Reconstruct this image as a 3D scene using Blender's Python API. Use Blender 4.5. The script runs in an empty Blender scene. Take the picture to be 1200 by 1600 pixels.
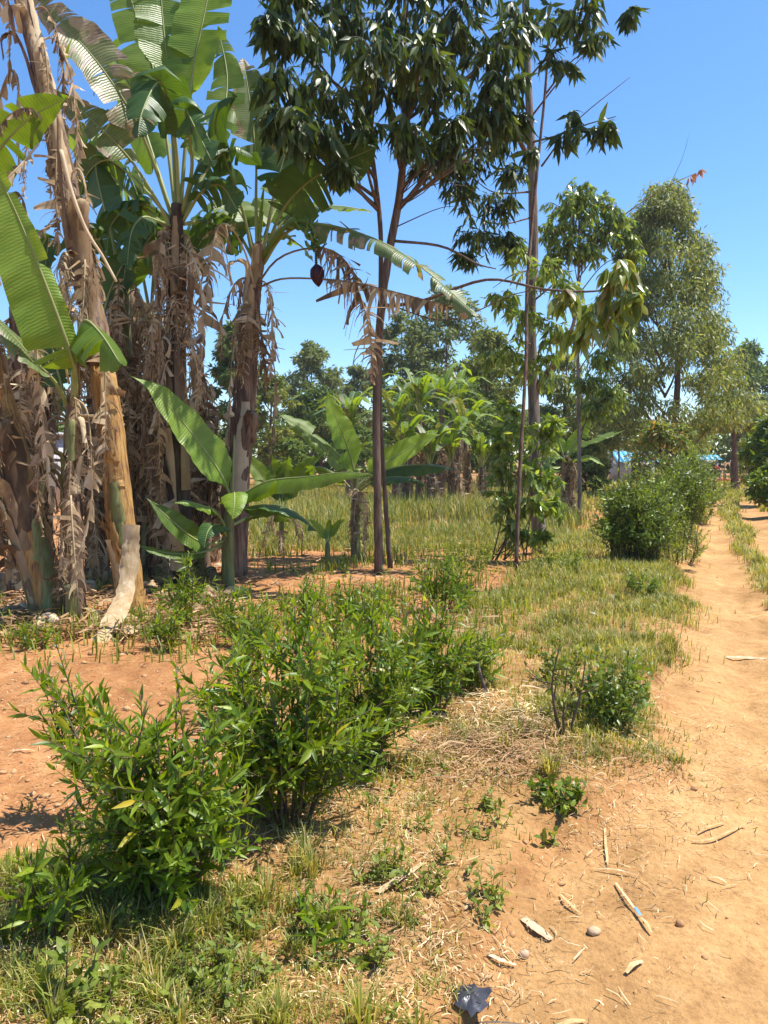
import bpy, math, random
import numpy as np
from mathutils import Vector, Matrix

# ------------------------------------------------------------------ camera, sky, sun, exposure
scene = bpy.context.scene
COL = scene.collection
CAM_H, F, HOR = 1.6, 1200.0, 720.0            # eye height, focal length in photo pixels, horizon row
PITCH = math.atan((800 - HOR) / F)
cam_d = bpy.data.cameras.new('camera'); cam = bpy.data.objects.new('camera', cam_d); COL.objects.link(cam)
cam_d.sensor_fit = 'VERTICAL'; cam_d.sensor_height = 36; cam_d.sensor_width = 27; cam_d.lens = 36 * F / 1600
cam_d.clip_end = 3000; cam.location = (0, 0, CAM_H); cam.rotation_euler = (math.pi / 2 - PITCH, 0, 0)
scene.camera = cam
SUN_EL, SUN_AZ = math.radians(65), math.radians(80)      # azimuth clockwise from +Y: high, from the right
world = bpy.data.worlds.new('World'); scene.world = world; world.use_nodes = True
wn = world.node_tree.nodes; wl = world.node_tree.links
sky = wn.new('ShaderNodeTexSky'); sky.sky_type = 'NISHITA'; sky.sun_disc = False
sky.sun_elevation = SUN_EL; sky.sun_rotation = SUN_AZ; sky.air_density = 1.0; sky.dust_density = 0.3; sky.ozone_density = 6.0
sky.altitude = 0
wn['Background'].inputs['Strength'].default_value = 0.138
hs = wn.new('ShaderNodeHueSaturation'); hs.inputs['Saturation'].default_value = 1.14
wl.new(sky.outputs[0], hs.inputs['Color']); wl.new(hs.outputs[0], wn['Background'].inputs['Color'])
S = Vector((math.cos(SUN_EL) * math.sin(SUN_AZ), math.cos(SUN_EL) * math.cos(SUN_AZ), math.sin(SUN_EL)))
sun_d = bpy.data.lights.new('sun', 'SUN'); sun_d.energy = 5.0; sun_d.angle = math.radians(0.53); sun_d.color = (1, 0.95, 0.86)
sun = bpy.data.objects.new('sun', sun_d); COL.objects.link(sun); sun.location = (20, -10, 40)
sun.rotation_euler = (-S).to_track_quat('-Z', 'Y').to_euler()
scene.view_settings.view_transform = 'Standard'; scene.view_settings.look = 'None'
scene.view_settings.exposure = 0.75; scene.view_settings.gamma = 1; scene.view_settings.use_curve_mapping = False
scene.render.engine = 'CYCLES'
cy = scene.cycles
cy.max_bounces = 6; cy.diffuse_bounces = 3; cy.glossy_bounces = 2; cy.transmission_bounces = 3; cy.transparent_max_bounces = 4
cy.use_denoising = True; cy.caustics_reflective = False; cy.caustics_refractive = False

# ------------------------------------------------------------------ small maths
FWD = np.array([0, math.cos(PITCH), -math.sin(PITCH)]); UPV = np.array([0, math.sin(PITCH), math.cos(PITCH)]); RGT = np.array([1., 0, 0])
CP = np.array([0, 0, CAM_H])
def P(u, v, d): return CP + d * (FWD + RGT * ((u - 600) / F) + UPV * ((800 - v) / F))
def G(u, v):
    r = FWD + RGT * ((u - 600) / F) + UPV * ((800 - v) / F)
    t = CAM_H / -r[2]; p = CP + t * r
    p[2] = height(p[0], p[1]); return p
def dep(v): return CAM_H / -(FWD + UPV * ((800 - v) / F))[2]
def nrm(a): return a / np.maximum(np.linalg.norm(a, axis=-1, keepdims=True), 1e-9)
def rs(seed): return np.random.default_rng(seed)
def _hash(ix, iy, s):
    n = (ix * 374761393 + iy * 668265263 + s * 2246822519) & 0xffffffff
    n = ((n ^ (n >> 13)) * 1274126177) & 0xffffffff
    return ((n ^ (n >> 16)) & 0xffff) / 65535.0
def vnoise(x, y, sc, s=0):
    x = np.asarray(x, float) * sc; y = np.asarray(y, float) * sc
    ix = np.floor(x).astype(np.int64); iy = np.floor(y).astype(np.int64); fx = x - ix; fy = y - iy
    fx = fx * fx * (3 - 2 * fx); fy = fy * fy * (3 - 2 * fy)
    return (_hash(ix, iy, s) * (1 - fx) + _hash(ix + 1, iy, s) * fx) * (1 - fy) + (_hash(ix, iy + 1, s) * (1 - fx) + _hash(ix + 1, iy + 1, s) * fx) * fy
def sm(a, b, x): t = np.clip((x - a) / (b - a), 0, 1); return t * t * (3 - 2 * t)
PY = [0, 2, 2.8, 4, 6.86, 10.7, 24, 29, 33, 37, 42, 60]
PX = [-0.9, 0.12, .62, 1.40, 2.68, 4.25, 9.9, 12.3, 15.2, 20, 32, 80]
def path_l(y): return np.interp(y, PY, PX)
def path_w(y): return np.interp(y, [0, 3, 8, 12, 24, 60], [4.0, 3.0, 2.3, 2.0, 1.75, 1.75])
def masks(x, y):
    """track, wheel ruts' grass strip, verge, red field"""
    l = path_l(y); w = path_w(y)
    wob = (vnoise(x, y, 1.3, 3) - .5) * .5 + (vnoise(x, y, 5, 4) - .5) * .22
    e = x - l + wob
    track = sm(-.12, .12, e) * (1 - sm(w - .1, w + .25, e))
    mid = np.exp(-((e - w * .52) / .16) ** 2) * sm(5.5, 9, y)
    verge = sm(-2.6, -1.7, e + (vnoise(x, y, .8, 5) - .5) * .8) * (1 - sm(-.25, .1, e))
    field = 1 - sm(-2.6, -1.7, e + (vnoise(x, y, .8, 5) - .5) * .8)
    return track, mid, verge, field, e
def height(x, y):
    tr, mid, ve, fi, e = masks(x, y)
    h = (vnoise(x, y, .35, 1) - .5) * .10 * sm(3, 12, y) + (vnoise(x, y, 2.2, 2) - .5) * .035 * (1 - .6 * tr) + (vnoise(x, y, 9, 6) - .5) * .022 * (.35 + fi)
    h = h + (vnoise(x, y, 23, 7) - .5) * .010 * (.5 + fi)
    w = path_w(y); rut = np.exp(-((e - w * .24) / .17) ** 2) + np.exp(-((e - w * .78) / .17) ** 2)
    h = h - .04 * tr - .045 * rut * tr * sm(2.5, 5, y) + (vnoise(x, y, 4.3, 12) - .5) * .05 * tr * (vnoise(x, y, .9, 13)) + .03 * mid + .05 * ve
    return h if np.ndim(h) else float(h)
def catmull(pts, n):
    p = np.array(pts, float)
    if len(p) == 2: return p[0] + (p[1] - p[0]) * np.linspace(0, 1, n)[:, None]
    p = np.vstack([2 * p[0] - p[1], p, 2 * p[-1] - p[-2]]); m = len(p) - 3
    t = np.linspace(0, m, n); i = np.minimum(t.astype(int), m - 1); f = (t - i)[:, None]
    a, b, c, d = p[i], p[i + 1], p[i + 2], p[i + 3]
    return .5 * (2 * b + (c - a) * f + (2 * a - 5 * b + 4 * c - d) * f ** 2 + (3 * b - a - 3 * c + d) * f ** 3)

# ------------------------------------------------------------------ mesh collecting
class MB:
    def __init__(s): s.V = []; s.F = []; s.U = []; s.n = 0
    def add(s, V, F, U=None):
        V = np.asarray(V, float)
        for f in (F if isinstance(F, list) else [F]): s.F.append(np.asarray(f, np.int64) + s.n)
        s.V.append(V); s.U.append(np.zeros((len(V), 2)) if U is None else U); s.n += len(V); return s
    def mesh(s, name, mat, off=(0, 0, 0), smooth=False, uv=False):
        me = bpy.data.meshes.new(name); V = np.vstack(s.V) - np.asarray(off)
        me.vertices.add(len(V)); me.vertices.foreach_set('co', V.astype(np.float32).ravel())
        li = np.concatenate([f.ravel() for f in s.F]); tot = np.concatenate([np.full(len(f), f.shape[1]) for f in s.F])
        me.loops.add(len(li)); me.loops.foreach_set('vertex_index', li.astype(np.int32))
        me.polygons.add(len(tot)); me.polygons.foreach_set('loop_start', (np.cumsum(tot) - tot).astype(np.int32))
        if smooth: me.polygons.foreach_set('use_smooth', np.ones(len(tot), bool))
        if uv:
            l = me.uv_layers.new(name='UVMap'); l.data.foreach_set('uv', np.vstack(s.U)[li].astype(np.float32).ravel())
        me.update(calc_edges=True)
        for m in (mat if isinstance(mat, list) else [mat]): me.materials.append(m)
        return me
    def obj(s, name, mat, parent=None, smooth=False, uv=False, off=None):
        o0 = off if off is not None else (root_loc(parent) if parent else (0, 0, 0))
        o = bpy.data.objects.new(name, s.mesh(name, mat, o0, smooth, uv)); COL.objects.link(o)
        if parent: o.parent = parent
        else: o.location = o0
        return o
def root_loc(o):
    while o.parent: o = o.parent
    return np.array(o.location)
def tag(o, label=None, cat=None, group=None, kind=None):
    for k, v in (('label', label), ('category', cat), ('group', group), ('kind', kind)):
        if v: o[k] = v
    return o
def empty(name, loc, label, cat, group=None):
    o = bpy.data.objects.new(name, None); COL.objects.link(o); o.location = tuple(loc); o.empty_display_size = .1
    return tag(o, label, cat, group)
def tube(mb, pts, rad, n=None, sides=8, cap=True, rough=0, rng=None):
    C = catmull(pts, n) if n else np.array(pts, float); k = len(C)
    r = np.interp(np.linspace(0, 1, k), np.linspace(0, 1, len(np.atleast_1d(rad))), np.atleast_1d(rad))
    T = nrm(np.gradient(C, axis=0)); ref = np.array([0.31, -.9, .3]) if abs(T[0][2]) > .6 else np.array([0, 0, 1.])
    A = nrm(np.cross(T, ref)); B = np.cross(T, A)
    th = np.linspace(0, 2 * np.pi, sides, endpoint=False)
    R = r[:, None] * (1 + (rough * (rng or rs(1)).normal(size=(k, sides)) if rough else 0))
    V = (C[:, None] + R[..., None] * (np.cos(th)[None, :, None] * A[:, None] + np.sin(th)[None, :, None] * B[:, None])).reshape(-1, 3)
    i, j = np.meshgrid(np.arange(k - 1), np.arange(sides), indexing='ij'); j2 = (j + 1) % sides
    Fq = np.stack([i * sides + j, i * sides + j2, (i + 1) * sides + j2, (i + 1) * sides + j], -1).reshape(-1, 4)
    Fs = [Fq]
    if cap: Fs += [np.arange(sides)[::-1][None], (np.arange(sides) + (k - 1) * sides)[None]]
    mb.add(V, Fs); return mb
def box(mb, c, s, rz=0):
    V = np.array([[x, y, z] for x in (-.5, .5) for y in (-.5, .5) for z in (-.5, .5)]) * s
    ca, sa = math.cos(rz), math.sin(rz); V = V @ np.array([[ca, sa, 0], [-sa, ca, 0], [0, 0, 1]]) + c
    mb.add(V, np.array([[0, 1, 3, 2], [4, 6, 7, 5], [0, 4, 5, 1], [2, 3, 7, 6], [0, 2, 6, 4], [1, 5, 7, 3]])); return mb
# leaf templates: across, along, normal
T_HI = (np.array([[0, 0, 0], [-.42, .22, .10], [0, .25, 0], [.42, .22, .10], [-.46, .5, .12], [0, .55, 0], [.46, .5, .12], [-.2, .82, .05], [0, .84, 0], [.2, .82, .05], [0, 1, 0]], float),
        [np.array([[0, 2, 1], [0, 3, 2], [7, 8, 10], [8, 9, 10]]), np.array([[1, 2, 5, 4], [2, 3, 6, 5], [4, 5, 8, 7], [5, 6, 9, 8]])])
T_MID = (np.array([[0, 0, 0], [-.5, .36, .1], [0, .4, 0], [.5, .36, .1], [0, 1, 0]], float), [np.array([[0, 2, 1], [0, 3, 2], [1, 2, 4], [2, 3, 4]])])
T_LO = (np.array([[0, 0, 0], [-.5, .42, .06], [.5, .42, -.06], [0, 1, 0]], float), [np.array([[0, 2, 3, 1]])])
def add_leaves(mb, Pt, D, N, L, W, T=T_HI, curl=.15):
    if not len(Pt): return mb
    D = nrm(D); Sd = nrm(np.cross(D, N)); N = np.cross(Sd, D)
    t, Fs = T; L = np.broadcast_to(L, len(Pt))[:, None, None]; W = np.broadcast_to(W, len(Pt))[:, None, None]
    cu = np.broadcast_to(curl, len(Pt))[:, None, None]
    V = Pt[:, None] + t[None, :, 0:1] * W * Sd[:, None] + t[None, :, 1:2] * L * D[:, None] + (t[None, :, 2:3] * W - cu * L * t[None, :, 1:2] ** 2) * N[:, None]
    o = (np.arange(len(Pt)) * len(t))[:, None, None]
    mb.add(V.reshape(-1, 3), [(f[None] + o).reshape(-1, f.shape[1]) for f in Fs]); return mb
_leafmesh = {}
def single_leaves(parent, Pt, D, N, L, W, mat, curl=.15, name='leaf'):
    """each leaf an object of its own, sharing the mesh data"""
    D = nrm(D); Sd = nrm(np.cross(D, N)); N = np.cross(Sd, D); off = root_loc(parent)
    L = np.broadcast_to(L, len(Pt)); W = np.broadcast_to(W, len(Pt))
    for i in range(len(Pt)):
        k = (mat.name, name, i % 3)
        if k not in _leafmesh:
            t = T_HI[0].copy(); t[:, 2] = t[:, 2] * .22 - (curl * (.5 + .5 * (i % 3))) * t[:, 1] ** 2
            _leafmesh[k] = MB().add(t, T_HI[1]).mesh(name, mat, smooth=True)
        o = bpy.data.objects.new(name, _leafmesh[k]); COL.objects.link(o); o.parent = parent
        M = np.eye(4); M[:3, 0] = Sd[i] * W[i]; M[:3, 1] = D[i] * L[i]; M[:3, 2] = N[i] * L[i]; M[:3, 3] = Pt[i] - off
        o.matrix_basis = Matrix(M.tolist())
def foliage(parent, P_, D, N, L, W, mat, n_ind=0, T=T_HI, curl=.15, name='foliage', leafname='leaf'):
    """the n_ind leaves that show largest become parts of their own, the rest one mass"""
    L = np.broadcast_to(L, len(P_)).copy(); W = np.broadcast_to(W, len(P_)).copy(); m = np.zeros(len(P_), bool)
    if n_ind:
        dist = np.linalg.norm(P_ - CP, axis=1); v = P_ - CP; yy = v @ FWD
        inside = (yy > .1) & (np.abs(v[:, 0] / yy) < .5) & (np.abs((v @ UPV) / yy) < .667)
        sc = np.where(inside, L / dist, 0); m[np.argsort(-sc)[:n_ind]] = True
        single_leaves(parent, P_[m], D[m], N[m], L[m], W[m], mat, curl, leafname)
    if (~m).any():
        o = add_leaves(MB(), P_[~m], D[~m], N[~m], L[~m], W[~m], T, curl).obj(name, mat, parent, smooth=True); o['kind'] = 'stuff'
# ------------------------------------------------------------------ materials
def nodes(name):
    m = bpy.data.materials.new(name); m.use_nodes = True; nt = m.node_tree; b = nt.nodes['Principled BSDF']
    def new(t, **kw):
        n = nt.nodes.new('ShaderNode' + t)
        for k, v in kw.items():
            if k in n.inputs: n.inputs[k].default_value = v
            else: setattr(n, k, v)
        return n
    return m, nt, b, new, nt.links.new
def ramp(new, cols, pos=None, interp='LINEAR'):
    r = new('ValToRGB'); e = r.color_ramp.elements; r.color_ramp.interpolation = interp
    pos = pos or list(np.linspace(0, 1, len(cols)))
    while len(e) < len(cols): e.new(.5)
    for x, c, p in zip(e, cols, pos): x.position = p; x.color = (*c, 1)
    return r
def rnd(new, link):
    g = new('NewGeometry'); o = new('ObjectInfo'); a = new('Math', operation='ADD'); f = new('Math', operation='FRACT')
    link(g.outputs['Random Per Island'], a.inputs[0]); link(o.outputs['Random'], a.inputs[1]); link(a.outputs[0], f.inputs[0]); return f.outputs[0]
def mat_leaf(name, cols, tr=.35, rough=.45, spec=.4, pos=None, trmul=(1.9, 1.7, .7)):
    m, nt, b, new, link = nodes(name)
    r = ramp(new, cols, pos); link(rnd(new, link), r.inputs[0])
    n = new('TexNoise', Scale=3.0); tc = new('TexCoord'); link(tc.outputs['Object'], n.inputs['Vector'])
    mx = new('Mix', data_type='RGBA', blend_type='MULTIPLY'); mx.inputs[0].default_value = 1
    rr = ramp(new, [(.7, .72, .7), (1.25, 1.22, 1.1)], [.3, .7]); link(n.outputs[0], rr.inputs[0])
    link(r.outputs[0], mx.inputs[6]); link(rr.outputs[0], mx.inputs[7])
    link(mx.outputs[2], b.inputs['Base Color']); b.inputs['Roughness'].default_value = rough; b.inputs['Specular IOR Level'].default_value = spec
    t = new('BsdfTranslucent'); m2 = new('Mix', data_type='RGBA', blend_type='MULTIPLY'); m2.inputs[0].default_value = 1; m2.inputs[7].default_value = (*trmul, 1)
    link(mx.outputs[2], m2.inputs[6]); link(m2.outputs[2], t.inputs[0])
    ms = new('MixShader'); ms.inputs[0].default_value = tr; link(b.outputs[0], ms.inputs[1]); link(t.outputs[0], ms.inputs[2])
    link(ms.outputs[0], nt.nodes['Material Output'].inputs[0]); return m
def mat_noise(name, cols, scale=6, stretch=(1, 1, 1), pos=None, rough=.85, bump=.4, bscale=None, tr=0, island=.35, detail=6, spec=.25):
    m, nt, b, new, link = nodes(name)
    tc = new('TexCoord'); mp = new('Mapping'); mp.inputs['Scale'].default_value = stretch; link(tc.outputs['Object'], mp.inputs[0])
    n = new('TexNoise', Scale=scale, Detail=detail, Roughness=.65); link(mp.outputs[0], n.inputs['Vector'])
    a = new('Math', operation='MULTIPLY_ADD'); link(rnd(new, link), a.inputs[0]); a.inputs[1].default_value = island
    s = new('Math', operation='SUBTRACT'); link(n.outputs[0], s.inputs[0]); s.inputs[1].default_value = island / 2; link(s.outputs[0], a.inputs[2])
    r = ramp(new, cols, pos or list(np.linspace(.28, .72, len(cols)))); link(a.outputs[0], r.inputs[0]); link(r.outputs[0], b.inputs['Base Color'])
    b.inputs['Roughness'].default_value = rough; b.inputs['Specular IOR Level'].default_value = spec
    if bump:
        n2 = new('TexNoise', Scale=bscale or scale * 2.5, Detail=4); link(mp.outputs[0], n2.inputs['Vector'])
        bp = new('Bump', Strength=bump, Distance=.02); link(n2.outputs[0], bp.inputs['Height']); link(bp.outputs[0], b.inputs['Normal'])
    if tr:
        t = new('BsdfTranslucent'); link(r.outputs[0], t.inputs[0]); ms = new('MixShader'); ms.inputs[0].default_value = tr
        link(b.outputs[0], ms.inputs[1]); link(t.outputs[0], ms.inputs[2]); link(ms.outputs[0], nt.nodes['Material Output'].inputs[0])
    return m
def mat_banana(name, c1, c2, tr=.38, wear=.0, pleat=10.5):
    m, nt, b, new, link = nodes(name)
    uv = new('UVMap'); sp = new('SeparateXYZ'); link(uv.outputs[0], sp.inputs[0])
    w = new('TexWave', Scale=pleat, Distortion=2.6, Detail=2); w.inputs['Detail Scale'].default_value = .6; w.bands_direction = 'X'; link(uv.outputs[0], w.inputs[0])
    mp = new('Mapping'); mp.inputs['Scale'].default_value = (9, 1.2, 1); link(uv.outputs[0], mp.inputs[0])
    n = new('TexNoise', Scale=1.3, Detail=4); link(mp.outputs[0], n.inputs['Vector'])
    ad = new('Math', operation='MULTIPLY_ADD'); link(w.outputs[0], ad.inputs[0]); ad.inputs[1].default_value = .22; link(n.outputs[0], ad.inputs[2])
    r = ramp(new, [c1, c2], [.35, .85]); link(ad.outputs[0], r.inputs[0]); out = r.outputs[0]
    if wear > 0:
        tc = new('TexCoord'); n2 = new('TexNoise', Scale=4.5, Detail=5); link(tc.outputs['Object'], n2.inputs['Vector'])
        ab = new('Math', operation='ABSOLUTE'); link(sp.outputs[1], ab.inputs[0]); f = new('Math', operation='MULTIPLY_ADD'); link(ab.outputs[0], f.inputs[0]); f.inputs[1].default_value = .22
        link(n2.outputs[0], f.inputs[2]); cr = ramp(new, [(0, 0, 0), (.35, .35, .35), (1, 1, 1)], [.80 - wear * .3, .83 - wear * .3, .86 - wear * .3]); link(f.outputs[0], cr.inputs[0])
        mx = new('Mix', data_type='RGBA'); link(cr.outputs[0], mx.inputs[0]); link(out, mx.inputs[6])
        rb = ramp(new, [(.27, .25, .13), (.31, .25, .18), (.11, .08, .055)], [.35, .5, .7]); link(n.outputs[0], rb.inputs[0]); link(rb.outputs[0], mx.inputs[7]); out = mx.outputs[2]
    link(out, b.inputs['Base Color']); b.inputs['Roughness'].default_value = .42; b.inputs['Specular IOR Level'].default_value = .45
    bp = new('Bump', Strength=.38, Distance=.006); link(w.outputs[0], bp.inputs['Height']); link(bp.outputs[0], b.inputs['Normal'])
    t = new('BsdfTranslucent'); m2 = new('Mix', data_type='RGBA', blend_type='MULTIPLY'); m2.inputs[0].default_value = 1; m2.inputs[7].default_value = (2.1, 1.75, .5, 1)
    link(out, m2.inputs[6]); link(m2.outputs[2], t.inputs[0]); ms = new('MixShader'); ms.inputs[0].default_value = tr
    link(b.outputs[0], ms.inputs[1]); link(t.outputs[0], ms.inputs[2]); link(ms.outputs[0], nt.nodes['Material Output'].inputs[0]); return m
def mat_plain(name, c, rough=.6, spec=.3): return mat_noise(name, [tuple(x * .85 for x in c), tuple(min(1, x * 1.1) for x in c)], 8, rough=rough, bump=.15, spec=spec, island=.1)
M = {}
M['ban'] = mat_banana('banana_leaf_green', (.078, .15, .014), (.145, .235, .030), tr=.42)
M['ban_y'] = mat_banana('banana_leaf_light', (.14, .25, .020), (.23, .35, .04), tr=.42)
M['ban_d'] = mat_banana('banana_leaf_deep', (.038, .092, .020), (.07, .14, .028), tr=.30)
M['ban_w'] = mat_banana('banana_leaf_worn', (.075, .125, .035), (.15, .205, .075), wear=.45, tr=.3)
M['ban_ww'] = mat_banana('banana_leaf_burnt', (.085, .115, .035), (.17, .20, .07), wear=.72, tr=.3)
M['midrib'] = mat_noise('banana_midrib', [(.20, .24, .07), (.34, .36, .14)], 5, (1, 1, .3), bump=.1, rough=.5)
M['dry'] = mat_noise('dry_banana_leaf', [(.26, .165, .085), (.52, .38, .215), (.74, .59, .38)], 4, (1, 1, .35), tr=.3, island=.5, bump=.5)
M['dry_d'] = mat_noise('dry_banana_leaf_brown', [(.14, .088, .05), (.36, .245, .135), (.58, .43, .25)], 4, (1, 1, .35), tr=.28, island=.5, bump=.5)
M['dry_p'] = mat_noise('dry_sheath_pale', [(.36, .22, .09), (.58, .43, .25), (.76, .64, .48)], 5, (3, 3, .4), tr=.1, bump=.3, pos=[.2, .5, .7])
M['stem_o'] = mat_noise('pseudostem_ochre', [(.05, .03, .02), (.24, .12, .045), (.43, .24, .07), (.45, .31, .12)], 4.5, (6, 6, .5), rough=.6, bump=.5, island=0, pos=[.3, .42, .55, .72])
M['stem_b'] = mat_noise('pseudostem_brown', [(.035, .02, .015), (.12, .07, .045), (.26, .17, .11), (.22, .19, .07)], 4, (5, 5, .45), rough=.75, bump=.6, island=0, pos=[.3, .45, .6, .75])
M['stem_d'] = mat_noise('pseudostem_dark', [(.02, .014, .012), (.06, .04, .03), (.15, .11, .075)], 4, (5, 5, .5), bump=.6, island=0)
M['stem_g'] = mat_noise('pseudostem_green', [(.12, .06, .03), (.17, .18, .06), (.28, .31, .12)], 4, (4, 4, .5), bump=.3, island=0, rough=.5)
M['fruit'] = mat_noise('banana_fruit', [(.07, .13, .025), (.14, .22, .04)], 4, bump=.1, rough=.45)
M['bud'] = mat_noise('flower_bud', [(.025, .008, .018), (.06, .018, .03)], 4, (3, 3, .6), bump=.3, rough=.4)
M['euc'] = mat_leaf('eucalyptus_leaf', [(.026, .052, .012), (.06, .10, .020), (.12, .165, .04)], tr=.30, rough=.42, spec=.42)
M['euc_l'] = mat_leaf('eucalyptus_leaf_light', [(.10, .17, .03), (.185, .27, .05), (.30, .37, .11)], tr=.44, rough=.33, spec=.55)
M['euc_y'] = mat_leaf('eucalyptus_leaf_young', [(.10, .16, .03), (.19, .26, .05), (.30, .33, .10), (.28, .15, .06)], tr=.42, rough=.3, spec=.55, pos=[0, .4, .85, 1])
M['euc_r'] = mat_leaf('eucalyptus_leaf_red', [(.30, .12, .07), (.42, .22, .12)], tr=.35)
M['far_a'] = mat_leaf('far_leaf_grey', [(.09, .13, .045), (.15, .195, .075), (.22, .255, .12)], tr=.36, rough=.6, spec=.25)
M['far_b'] = mat_leaf('far_leaf_deep', [(.055, .095, .022), (.10, .155, .034), (.16, .215, .05)], tr=.36, rough=.6, spec=.25)
M['far_c'] = mat_leaf('far_leaf_yellow', [(.10, .14, .025), (.17, .21, .04), (.25, .27, .07)], tr=.34, rough=.55, spec=.25)
M['tall'] = mat_leaf('tall_euc_leaf', [(.10, .15, .04), (.19, .24, .075), (.29, .32, .13), (.34, .30, .15)], tr=.42, rough=.45, spec=.35, pos=[0, .5, .9, 1])
M['hedge'] = mat_leaf('hedge_leaf', [(.075, .13, .012), (.14, .21, .022), (.23, .30, .045)], tr=.36, rough=.4)
M['red_tip'] = mat_leaf('red_tip_leaf', [(.09, .14, .025), (.16, .21, .045), (.22, .23, .06), (.36, .16, .06)], tr=.35, rough=.4, pos=[0, .5, .78, 1])
M['shrub'] = mat_leaf('shrub_leaf', [(.068, .130, .008), (.140, .228, .012), (.24, .325, .026), (.45, .36, .035)], tr=.42, rough=.40, spec=.42, pos=[0, .5, .96, 1])
M['weed'] = mat_leaf('weed_leaf', [(.11, .16, .018), (.19, .25, .030), (.29, .33, .07)], tr=.36, rough=.5)
M['grass'] = mat_leaf('grass_blade', [(.12, .17, .025), (.22, .25, .045), (.38, .35, .11), (.56, .46, .22)], tr=.36, rough=.5, pos=[0, .48, .78, 1])
M['grass_d'] = mat_leaf('grass_dry', [(.17, .19, .05), (.34, .29, .12), (.50, .38, .19)], tr=.25, rough=.55, trmul=(1.3, 1.2, .8))
M['straw'] = mat_leaf('straw', [(.26, .14, .06), (.46, .30, .14), (.62, .46, .25), (.74, .62, .42)], tr=.1, rough=.6, trmul=(1.1, 1, .8))
M['straw_b'] = mat_leaf('straw_brown', [(.20, .10, .05), (.36, .20, .10), (.52, .35, .19)], tr=.1, rough=.7, trmul=(1.1, 1, .8))
M['bark_r'] = mat_noise('bark_reddish', [(.06, .04, .028), (.15, .10, .07), (.26, .19, .14)], 5, (5, 5, .5), bump=.6, island=0)
M['bark_g'] = mat_noise('bark_grey', [(.07, .05, .04), (.20, .155, .12), (.36, .31, .26)], 4, (5, 5, .4), bump=.5, island=0)
M['bark_b'] = mat_noise('bark_brown', [(.05, .03, .02), (.15, .09, .06), (.26, .18, .13)], 5, (4, 4, .6), bump=.7, island=0)
M['twig'] = mat_plain('twig', (.13, .09, .06)); M['twig_g'] = mat_plain('green_twig', (.16, .15, .06))
M['soil_clod'] = mat_noise('soil_clod', [(.34, .17, .075), (.45, .25, .11), (.54, .33, .17)], 9, bump=.3, island=.4)
def mat_ground():
    m, nt, b, new, link = nodes('soil')
    at = new('Attribute', attribute_name='zone'); sp = new('SeparateColor'); link(at.outputs['Color'], sp.inputs[0])
    tc = new('TexCoord')
    def noise(s, d=6, r=.6):
        n = new('TexNoise', Scale=s, Detail=d, Roughness=r); link(tc.outputs['Object'], n.inputs['Vector']); return n.outputs[0]
    def mix(a, c, f):
        x = new('Mix', data_type='RGBA'); link(a, x.inputs[6]); link(c, x.inputs[7])
        if isinstance(f, float): x.inputs[0].default_value = f
        else: link(f, x.inputs[0])
        return x.outputs[2]
    n1, n2, n3 = noise(.9), noise(7, 8, .7), noise(45, 5, .7)
    rt = ramp(new, [(.34, .18, .072), (.47, .268, .11), (.57, .35, .16)], [.25, .5, .75]); link(n2, rt.inputs[0])
    rf = ramp(new, [(.28, .115, .046), (.42, .20, .082), (.51, .29, .135)], [.25, .5, .78]); link(n2, rf.inputs[0])
    rv = ramp(new, [(.22, .12, .045), (.38, .22, .085), (.47, .32, .14)], [.28, .5, .72]); link(n2, rv.inputs[0])
    c = mix(rf.outputs[0], rt.outputs[0], sp.outputs[0]); c = mix(c, rv.outputs[0], sp.outputs[1])
    r3 = ramp(new, [(.62, .6, .58), (1, 1, 1), (1.18, 1.16, 1.1)], [.25, .5, .75]); link(n3, r3.inputs[0])
    r1 = ramp(new, [(.74, .72, .68), (1.14, 1.14, 1.14)], [.36, .64]); link(n1, r1.inputs[0])
    for r in (r3, r1):
        x = new('Mix', data_type='RGBA', blend_type='MULTIPLY'); x.inputs[0].default_value = 1; link(c, x.inputs[6]); link(r.outputs[0], x.inputs[7]); c = x.outputs[2]
    link(c, b.inputs['Base Color']); b.inputs['Roughness'].default_value = .95; b.inputs['Specular IOR Level'].default_value = .1
    a = new('Math', operation='MULTIPLY_ADD'); link(n3, a.inputs[0]); a.inputs[1].default_value = .35; link(n2, a.inputs[2])
    bp = new('Bump', Strength=.9, Distance=.03); link(a.outputs[0], bp.inputs['Height']); link(bp.outputs[0], b.inputs['Normal']); return m
M['soil'] = mat_ground()
# ------------------------------------------------------------------ ground and track: one grid, two sheets edge to edge
def axis_nodes(lo, f0, f1, hi, h, g=1.09):
    mid = np.arange(f0, f1 + h / 2, h); out = [f1]; s = h
    while out[-1] < hi: s *= g; out.append(out[-1] + s)
    neg = [f0]; s = h
    while neg[-1] > lo: s *= g; neg.append(neg[-1] - s)
    return np.concatenate([neg[:0:-1], mid, out[1:]])
gx = axis_nodes(-900, -4.0, 4.5, 900, .035); gy = axis_nodes(-40, 1.6, 9.5, 1500, .035, 1.05)
XX, YY = np.meshgrid(gx, gy); HH = height(XX, YY) * (1 - sm(60, 120, np.hypot(XX, YY)))
trk, mid_, ver, fld, ee = masks(XX, YY)
Vg = np.stack([XX, YY, HH], -1).reshape(-1, 3); ny, nx = XX.shape
i, j = np.meshgrid(np.arange(ny - 1), np.arange(nx - 1), indexing='ij'); a0 = i * nx + j
Fg = np.stack([a0, a0 + 1, a0 + nx + 1, a0 + nx], -1).reshape(-1, 4)
inpath = (trk.ravel()[Fg].mean(1) > .5)
far = sm(45, 80, np.hypot(XX, YY))
zone = np.stack([trk * (1 - mid_ * .6), np.clip(ver + mid_ * .6 + far, 0, 1) * .8, fld, np.ones_like(trk)], -1).reshape(-1, 4)
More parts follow.
